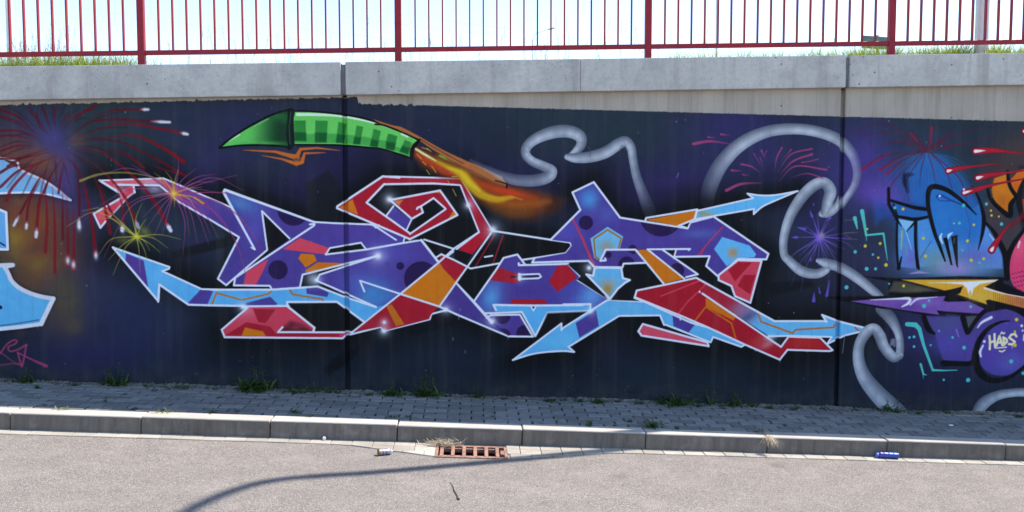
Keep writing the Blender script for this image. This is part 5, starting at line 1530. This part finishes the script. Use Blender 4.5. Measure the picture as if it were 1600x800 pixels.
def pxw(px, y=-.05):
    d = _F + _R * (px - 800) / FPX - _U * (620 - 400) / FPX
    return float((_C + d * (y - _C[1]) / d[1])[0])
weed(pxw(400), -.08, .19, .30, 95, 'largest bushy green weed at the wall foot left of the panel joint', seed=1, stalk=3)
weed(pxw(1052), -.07, .15, .32, 85, 'wide low dark green weed spreading onto the pavers below the coral shard', seed=2)
weed(pxw(667), -.06, .17, .22, 60, 'tall loose weed at the wall foot above the street drain', seed=3, stalk=6)
weed(pxw(614), -.08, .13, .20, 55, 'leafy weed at the wall foot just right of the panel joint', seed=4, stalk=2)
weed(pxw(184), -.05, .15, .24, 55, 'feathery weed at the wall foot under the blue arrow tip', seed=5, stalk=5)
weed(pxw(42), -.05, .12, .18, 36, 'small upright weed below the pink tag', seed=6, stalk=3)
weed(pxw(470), -.08, .09, .5, 80, 'low mat of weeds along the wall foot under the red trapezoid', seed=7, stalk=1)
weed(pxw(520), -.06, .09, .25, 30, 'short weed tuft beside the dark panel joint under the lettering', seed=8)
weed(pxw(745), -.05, .10, .14, 24, 'short upright weed below the blue arrow pointing down', seed=9, stalk=2)
weed(pxw(1145), -.05, .12, .16, 30, 'slim weed with upright stems right of the wide low weed', seed=10, stalk=3)
weed(pxw(1110), -.04, .16, .08, 8, 'single thin weed stem against the dark wall below the big red shape', seed=11, stalk=2)
weed(pxw(1390), -.05, .12, .22, 30, 'weed growing at the foot of the grey smoke curl', seed=12, stalk=4)
weed(pxw(280), -.06, .07, .5, 60, 'flat mat of weeds in the pavers under the blue band', seed=13)
GRP = 'small weeds dotted along the wall foot'
for i, (px, h) in enumerate([(15, .06), (85, .05), (120, .06), (230, .05), (330, .05), (575, .07), (700, .06), (790, .05), (858, .09), (880, .06), (905, .07), (932, .10), (965, .05), (1000, .06), (1090, .06), (1175, .08), (1200, .06), (1235, .06), (1285, .05), (1335, .05), (1430, .06), (1480, .06), (1530, .05), (1590, .06)]):
    weed(pxw(px), -.05 - .03 * (i % 3), h, .10, 24, 'small low weed tuft growing where the wall meets the pavers', GRP, seed=40 + i, stalk=(i % 3 == 0))
KG = 'tiny weeds sprouting between pavers along the kerb'
def pav_px(px, py):
    d = _F + _R * (px - 800) / FPX - _U * (py - 400) / FPX
    t = (Z_KTOP - _C[2]) / (d[2] - SR * d[0]); q = _C + t * d
    return float(q[0]), float(q[1])
x, y = pav_px(1022, 668); weed(x, y - .0, .105, .13, 34, 'leafy green weed leaning over the kerb joint, partly lit by the sun', seed=70, stalk=1)
x, y = pav_px(109, 635); weed(x, -.93, .05, .14, 26, 'pale green sunlit weed tuft at the back of the kerb', mat='weed_pale', seed=71)
x, y = pav_px(258, 644); weed(x, -.93, .06, .22, 28, 'spreading weed with sunlit tips behind the kerb under the blue band', seed=72, mat='weed_pale')
x, y = pav_px(460, 645); weed(x, y, .07, .06, 16, 'upright little weed between the pavers under the red trapezoid', seed=73, stalk=1)
x, y = pav_px(613, 652); weed(x, y, .045, .14, 26, 'low green weed in the pavers beside the kerb joint left of the drain', seed=74)
for i, (px, py) in enumerate([(70, 633), (210, 640), (165, 628), (345, 622), (372, 643), (330, 646), (575, 654), (640, 652), (770, 652), (845, 662), (868, 660), (920, 666), (962, 665), (985, 660), (1060, 672), (195, 618), (240, 612), (60, 608), (1300, 640), (1130, 640), (480, 655), (430, 622)]):
    x, y = pav_px(px, py)
    weed(x, max(y, -.92), .035 + .02 * (i % 3), .05, 14, 'tiny weed sprouting from a joint between the pavers', KG, seed=90 + i, grassy=(i % 2 == 0))
# dry tuft hanging over the kerb joint
r = random.Random(8)
bm = bmesh.new()
for k in range(110):
    a = r.uniform(0, 6.28)
    up = k < 45
    if up: blade(bm, (r.gauss(0, .02), r.gauss(.10, .02), 0), (math.cos(a), math.sin(a) * .6, r.uniform(.3, 1.4)), r.uniform(.03, .085), .003, r.uniform(.2, .8), 3)
    else: blade(bm, (r.gauss(.008, .015), r.gauss(.0, .015), .004), (r.gauss(0, .45), -r.uniform(.4, 1.0), r.uniform(-.1, .2)), r.uniform(.025, .06), .0032, r.uniform(1.8, 3.0), 4)
for v in bm.verts:
    if v.co.y < -.006 and False: pass
    if v.co.y > 0 and v.co.z < .002: v.co.z = .002
    if v.co.z < -.004 and v.co.y > -.012: v.co.y = -.012
x = K0 + 6
tag(obj('dry_grass_tuft', bm, M['straw'], None, (x, Y_KERB, Z_KTOP + SR * x + .002)), 'straw coloured grass tuft hanging over the kerb from an open joint', 'plant')
weed(x - .02, -.93, .09, .12, 26, 'dark green grass growing behind the straw coloured tuft', seed=120, grassy=True)

# dirt, moss and broken mortar along the wall foot
bm = bmesh.new()
prev = None
r = random.Random(21)
xx = -9.0
ph = [r.uniform(0, 6) for _ in range(6)]
while xx < 10:
    wv = .045 + .02 * math.sin(xx * 2.1 + ph[0]) + .014 * math.sin(xx * 5.3 + ph[1]) + r.gauss(0, .009)
    hv = .016 + .008 * math.sin(xx * 3.3 + ph[2]) + r.gauss(0, .005)
    hv = max(hv, .005); wv = max(wv, .02)
    row = [bm.verts.new((xx, -.0005, pave_z(xx, 0) + hv)), bm.verts.new((xx + r.gauss(0, .004), -wv * .45, pave_z(xx, 0) + hv * r.uniform(.6, 1.2))), bm.verts.new((xx + r.gauss(0, .005), -wv, pave_z(xx, 0) - .003))]
    if prev:
        for k in range(2): bm.faces.new((prev[k], prev[k + 1], row[k + 1], row[k]))
    prev = row
    xx += .022
tag(obj('mortar_strip', bm, M['mortar']), 'ragged strip of broken grey mortar and grit along the wall foot', 'rubble', kind='stuff')
def crumb(bm, r):
    x = r.uniform(-4.6, 5.5); y = -abs(r.gauss(.03, .045)) - .01
    s = r.uniform(.003, .011); m = Matrix.Translation((x, y, pave_z(x, y) + s * .3)) @ Euler((r.uniform(0, 3), r.uniform(0, 3), r.uniform(0, 3))).to_matrix().to_4x4()
    vs = [bm.verts.new(m @ (Vector(p) * s)) for p in ((1, 1, 1), (-1, -1, 1), (-1, 1, -1), (1, -1, -1))]
    for f in ((0, 1, 2), (0, 3, 1), (0, 2, 3), (1, 3, 2)): bm.faces.new([vs[i] for i in f])
o = strips(1400, crumb, 'dirt', 'grit', 3)
tag(o, 'loose brown grit and crumbs of soil scattered along the wall foot', 'grit', kind='stuff')

def foot(bm, r):
    x = r.choice([r.uniform(-4.6, 5.5), r.gauss(-2.3, .5), r.gauss(-.4, .5), r.gauss(1.6, .4), r.gauss(3.9, .4)])
    a = r.uniform(0, 6.28)
    y = -.02 - abs(r.gauss(0, .02))
    dy = math.sin(a) * .4
    blade(bm, (x, y, pave_z(x, y)), (math.cos(a) * .8, -abs(dy), r.uniform(.15, .9)), r.uniform(.02, .075), r.uniform(.002, .005), r.uniform(.2, .8), 3)
tag(strips(520, foot, 'weed', 'foot_growth', 31), 'thin fringe of short green sprouts running along the wall foot', 'grass', kind='stuff')
tag(strips(200, foot, 'straw', 'dry_stems', 33), 'scattered dry stems and straw caught along the wall foot', 'straw', kind='stuff')

# ------------------------------------------------------------------ verge beyond the railing
r = random.Random(17)
bm = bmesh.new()
def dens(px):
    if px < 215: return .6, .28
    if px < 1040: return .09, .16
    if px < 1200: return .4, .19
    if px < 1280: return .4, .19
    return .8, .24
def gx(px, y): return float(wall_point(px, 90, y)[0])
gr = np.random.default_rng(17)
N = 60000
px = gr.uniform(-160, 1780, N); gy = .6 + np.abs(gr.normal(0, .35, N))
dd = np.array([dens(v) for v in px + gr.normal(0, 12, N)])
clump = .55 + .45 * np.sin(px * .11 + 3 * np.sin(px * .023)) * np.sin(px * .047 + 1)
keep = gr.random(N) < dd[:, 0] * (.35 + clump)
px, gy, hh, clump = px[keep], gy[keep], dd[keep, 1], clump[keep]
N = len(px)
fd = _F[None] + _R[None] * ((px - 800) / FPX)[:, None] - _U[None] * ((90 - 400) / FPX)
gxx = (_C[None] + fd * ((gy - _C[1]) / fd[:, 1])[:, None])[:, 0]
gh = (hh + .17 * (gy - .6)) * gr.uniform(.5, 1.2, N) * (.7 + .45 * clump) + .07
ga = gr.uniform(0, 6.283, N); gw = gr.uniform(.005, .012, N); gd = gr.uniform(.1, .9, N)
hor = np.stack([np.cos(ga), np.sin(ga), 0 * ga], 1); sid = np.stack([-np.sin(ga), np.cos(ga), 0 * ga], 1)
base = np.stack([gxx, gy, 3.0 + SC * gxx], 1)
rows = []
for k in range(4):
    t_ = k / 3
    c_ = base + (hor * .35 + np.array([0, 0, .94])) * (gh * t_)[:, None] + hor * (gd * gh * t_ * t_ * .6)[:, None] - np.array([0, 0, 1.0]) * (gd * gh * t_ * t_ * .5)[:, None]
    w_ = (gw * (1 - .92 * t_) * .5)[:, None]
    rows += [c_ - sid * w_, c_ + sid * w_]
V_ = np.stack(rows, 1).reshape(-1, 3)
b_ = (np.arange(N) * 8)[:, None]
F_ = np.concatenate([b_ + np.array([[2 * k, 2 * k + 1, 2 * k + 3, 2 * k + 2]]) for k in range(3)], 1).reshape(-1, 4)
bm.free()
bm = bpy.data.meshes.new('verge_grass')
bm.from_pydata(V_.tolist(), [], F_.tolist())
tag(obj('verge_grass', bm, M['grass']), 'sunlit green grass growing along the verge behind the coping', 'grass', kind='stuff')
bm = bmesh.new()
for _ in range(230):
    px = r.choice([r.uniform(20, 110), r.uniform(20, 110), r.uniform(-50, 1650), r.uniform(240, 1050), r.uniform(240, 1050)])
    y = r.uniform(.62, 1.3); x = gx(px, y); z = 3.0 + SC * x
    h = r.uniform(.26, .44) if r.random() < .8 else r.uniform(.45, .62)
    tip = Vector((x + r.gauss(0, .05), y + r.gauss(0, .03), z + h))
    b0 = Vector((x, y, z)); mid = (b0 + tip) / 2 + Vector((r.gauss(0, .012), 0, 0))
    bm_tube(bm, [b0, mid, tip], [.0016, .0013, .0008], 3, False)
    for k in range(7):
        q = mid.lerp(tip, .55 + .45 * k / 6)
        leaf(bm, q, r.uniform(0, 6.28), 1.0, r.uniform(.014, .03), .005, .2, 2, False, r)
tag(obj('seed_grass', bm, M['seed']), 'thin brown seeding grass stems rising behind the railing bars', 'grass', kind='stuff')

# ------------------------------------------------------------------ lamp posts, cables and sign beyond the wall
def lamp(name, path, radii, label, head, grp=None):
    e = empty(name, path[0])
    tag(e, label, 'lamp post', grp)
    off = Vector(path[0])
    pts = [Vector(p) - off for p in path]
    # resample smoothly
    a = np.array([list(p) for p in pts]); a4 = spl(np.column_stack([a, radii]).astype(np.float32), 6)
    obj('pole', tube([tuple(map(float, q[:3])) for q in a4], [float(q[3]) for q in a4], 14), M['galv'], e, smooth=True)
    obj('base_plate', box(-.12, .12, -.12, .12, -.02, .02, .004), M['galv'], e)
    d = (pts[-1] - pts[-2]).normalized()
    bm = bmesh.new()
    L, W = head
    prof = [(0, .35, .5), (.12, .7, .8), (.5, 1, 1), (.85, .9, .8), (1, .45, .4)]
    rings = []
    u = d; s = u.cross(Vector((0, 0, 1))).normalized(); n_ = s.cross(u)
    for t, ww, hh in prof:
        c = pts[-1] + u * (L * t - .04)
        rings.append([bm.verts.new(c + s * (W / 2 * ww * math.cos(k * math.pi / 4)) + n_ * (W * .24 * hh * math.sin(k * math.pi / 4))) for k in range(8)])
    for p, q in zip(rings, rings[1:]):
        for k in range(8): bm.faces.new((p[k], p[(k + 1) % 8], q[(k + 1) % 8], q[k]))
    bm.faces.new(list(reversed(rings[0]))); bm.faces.new(rings[-1])
    bmesh.ops.recalc_face_normals(bm, faces=bm.faces)
    hd_ = obj('lamp_head', bm, M['galv'], e)
    c = pts[-1] + u * (L * .5) - n_ * (W * .235)
    bm = bmesh.new()
    vs = [bm.verts.new(c + u * (L * .3 * sx) + s * (W * .32 * sy) - n_ * dz) for dz in (0, .02) for sx, sy in ((-1, -1), (1, -1), (1, 1), (-1, 1))]
    for f in ((3, 2, 1, 0), (4, 5, 6, 7), (0, 1, 5, 4), (1, 2, 6, 5), (2, 3, 7, 6), (3, 0, 4, 7)): bm.faces.new([vs[i] for i in f])
    obj('lens', bm, mat_simple('lamp_lens', (.7, .7, .68), .2, .03), hd_)
    return e
LX = 5.085
LP = [(.60, 2.95), (.60, 3.4), (.585, 5.6), (.615, 7.3), (.645, 8.7), (.69, 9.35), (.70, 9.72), (.64, 9.98), (.52, 10.17), (.374, 10.3), (.2, 10.40), (-.4, 10.58), (-1.0, 10.66)]
lamp('lamp_post', [(LX, y + .0025 * z, z) for y, z in LP],
     [.064, .064, .060, .056, .053, .051, .050, .050, .050, .050, .049, .047, .045], 'thick pale lamp post behind the railing beside bright verge grass', (.62, .26))
x0 = gx(17, 4.0)
lamp('lamp_post', [(x0, 4.0, 2.9), (x0, 4.0, 5), (x0, 4.0, 8.2), (x0, 4.1, 8.8), (x0, 4.6, 9.1), (x0, 5.2, 9.2)], [.045, .043, .038, .035, .032, .03], 'slender white lamp post rising behind tangled grass above the pink tag', (.5, .22))
x0 = gx(1119.5, 26.0)
lamp('lamp_post', [(x0, 26, 2.9), (x0, 26, 6), (x0, 26, 13.2), (x0 + .1, 26, 13.8), (x0 + .6, 26, 14.1), (x0 + 1.3, 26, 14.2)], [.05, .048, .04, .036, .03, .03], 'very thin distant pale lamp post behind a railing bar', (.6, .25))
fx = gx(832, 42.0)
zt = float(wall_point(838, 52, 42.0)[2])
lamp('lamp_post', [(fx, 42, 2.9), (fx, 42, 6), (fx, 42, zt - 1.0), (fx + .05, 42, zt - .3), (fx + .25, 42, zt), (fx + .9, 42, zt + .22)], [.03, .028, .02, .017, .014, .012], 'faint far street lamp with its arm reaching out to the right', (.45, .2))
# dark sign panel
sy = 6.0
c0 = wall_point(1347, 57, sy); c1 = wall_point(1391, 77, sy)
sg = tag(empty('sign_panel', (float(wall_point(1374, 70, sy)[0]), sy, 2.93)), 'dark grey-green sign panel on a short post beyond the railing', 'sign')
M['sign'] = mat_simple('sign_back', (.10, .14, .15), .5, .15, 6)
bm = box(c0[0] - sg.location.x, c1[0] - sg.location.x, -.02, .02, c1[2] - 2.93, c0[2] - 2.93, .012, -.06, 2)
obj('panel', bm, M['sign'], sg)
obj('post', tube([(0, .05, 0), (0, .05, float(c0[2]) - 2.93 + .03)], .028, 12), M['sign'], sg, smooth=True)
obj('clamp', box(-.05, .05, .018, .085, float(c0[2]) - 3.05, float(c0[2]) - 2.99, .004), M['sign'], sg)
# overhead cables
CG = 'overhead cables crossing the sky'
for i, (a, b) in enumerate([((-300, -45), (700, 105)), ((-200, -45), (720, 90)), ((-60, -38), (900, 92)), ((150, -38), (1000, 78)), ((330, -32), (1040, 72))]):
    p, q = wall_point(*a, 60), wall_point(*b, 60)
    pts = [tuple(map(float, p + (q - p) * t - np.array([0, 0, 1.0 * 4 * t * (1 - t) * .5]))) for t in np.linspace(0, 1, 17)]
    tag(obj('overhead_cable', tube(pts, .006, 5), M['wire']), 'thin overhead cable slanting across the pale sky behind the railing', 'cable', CG)
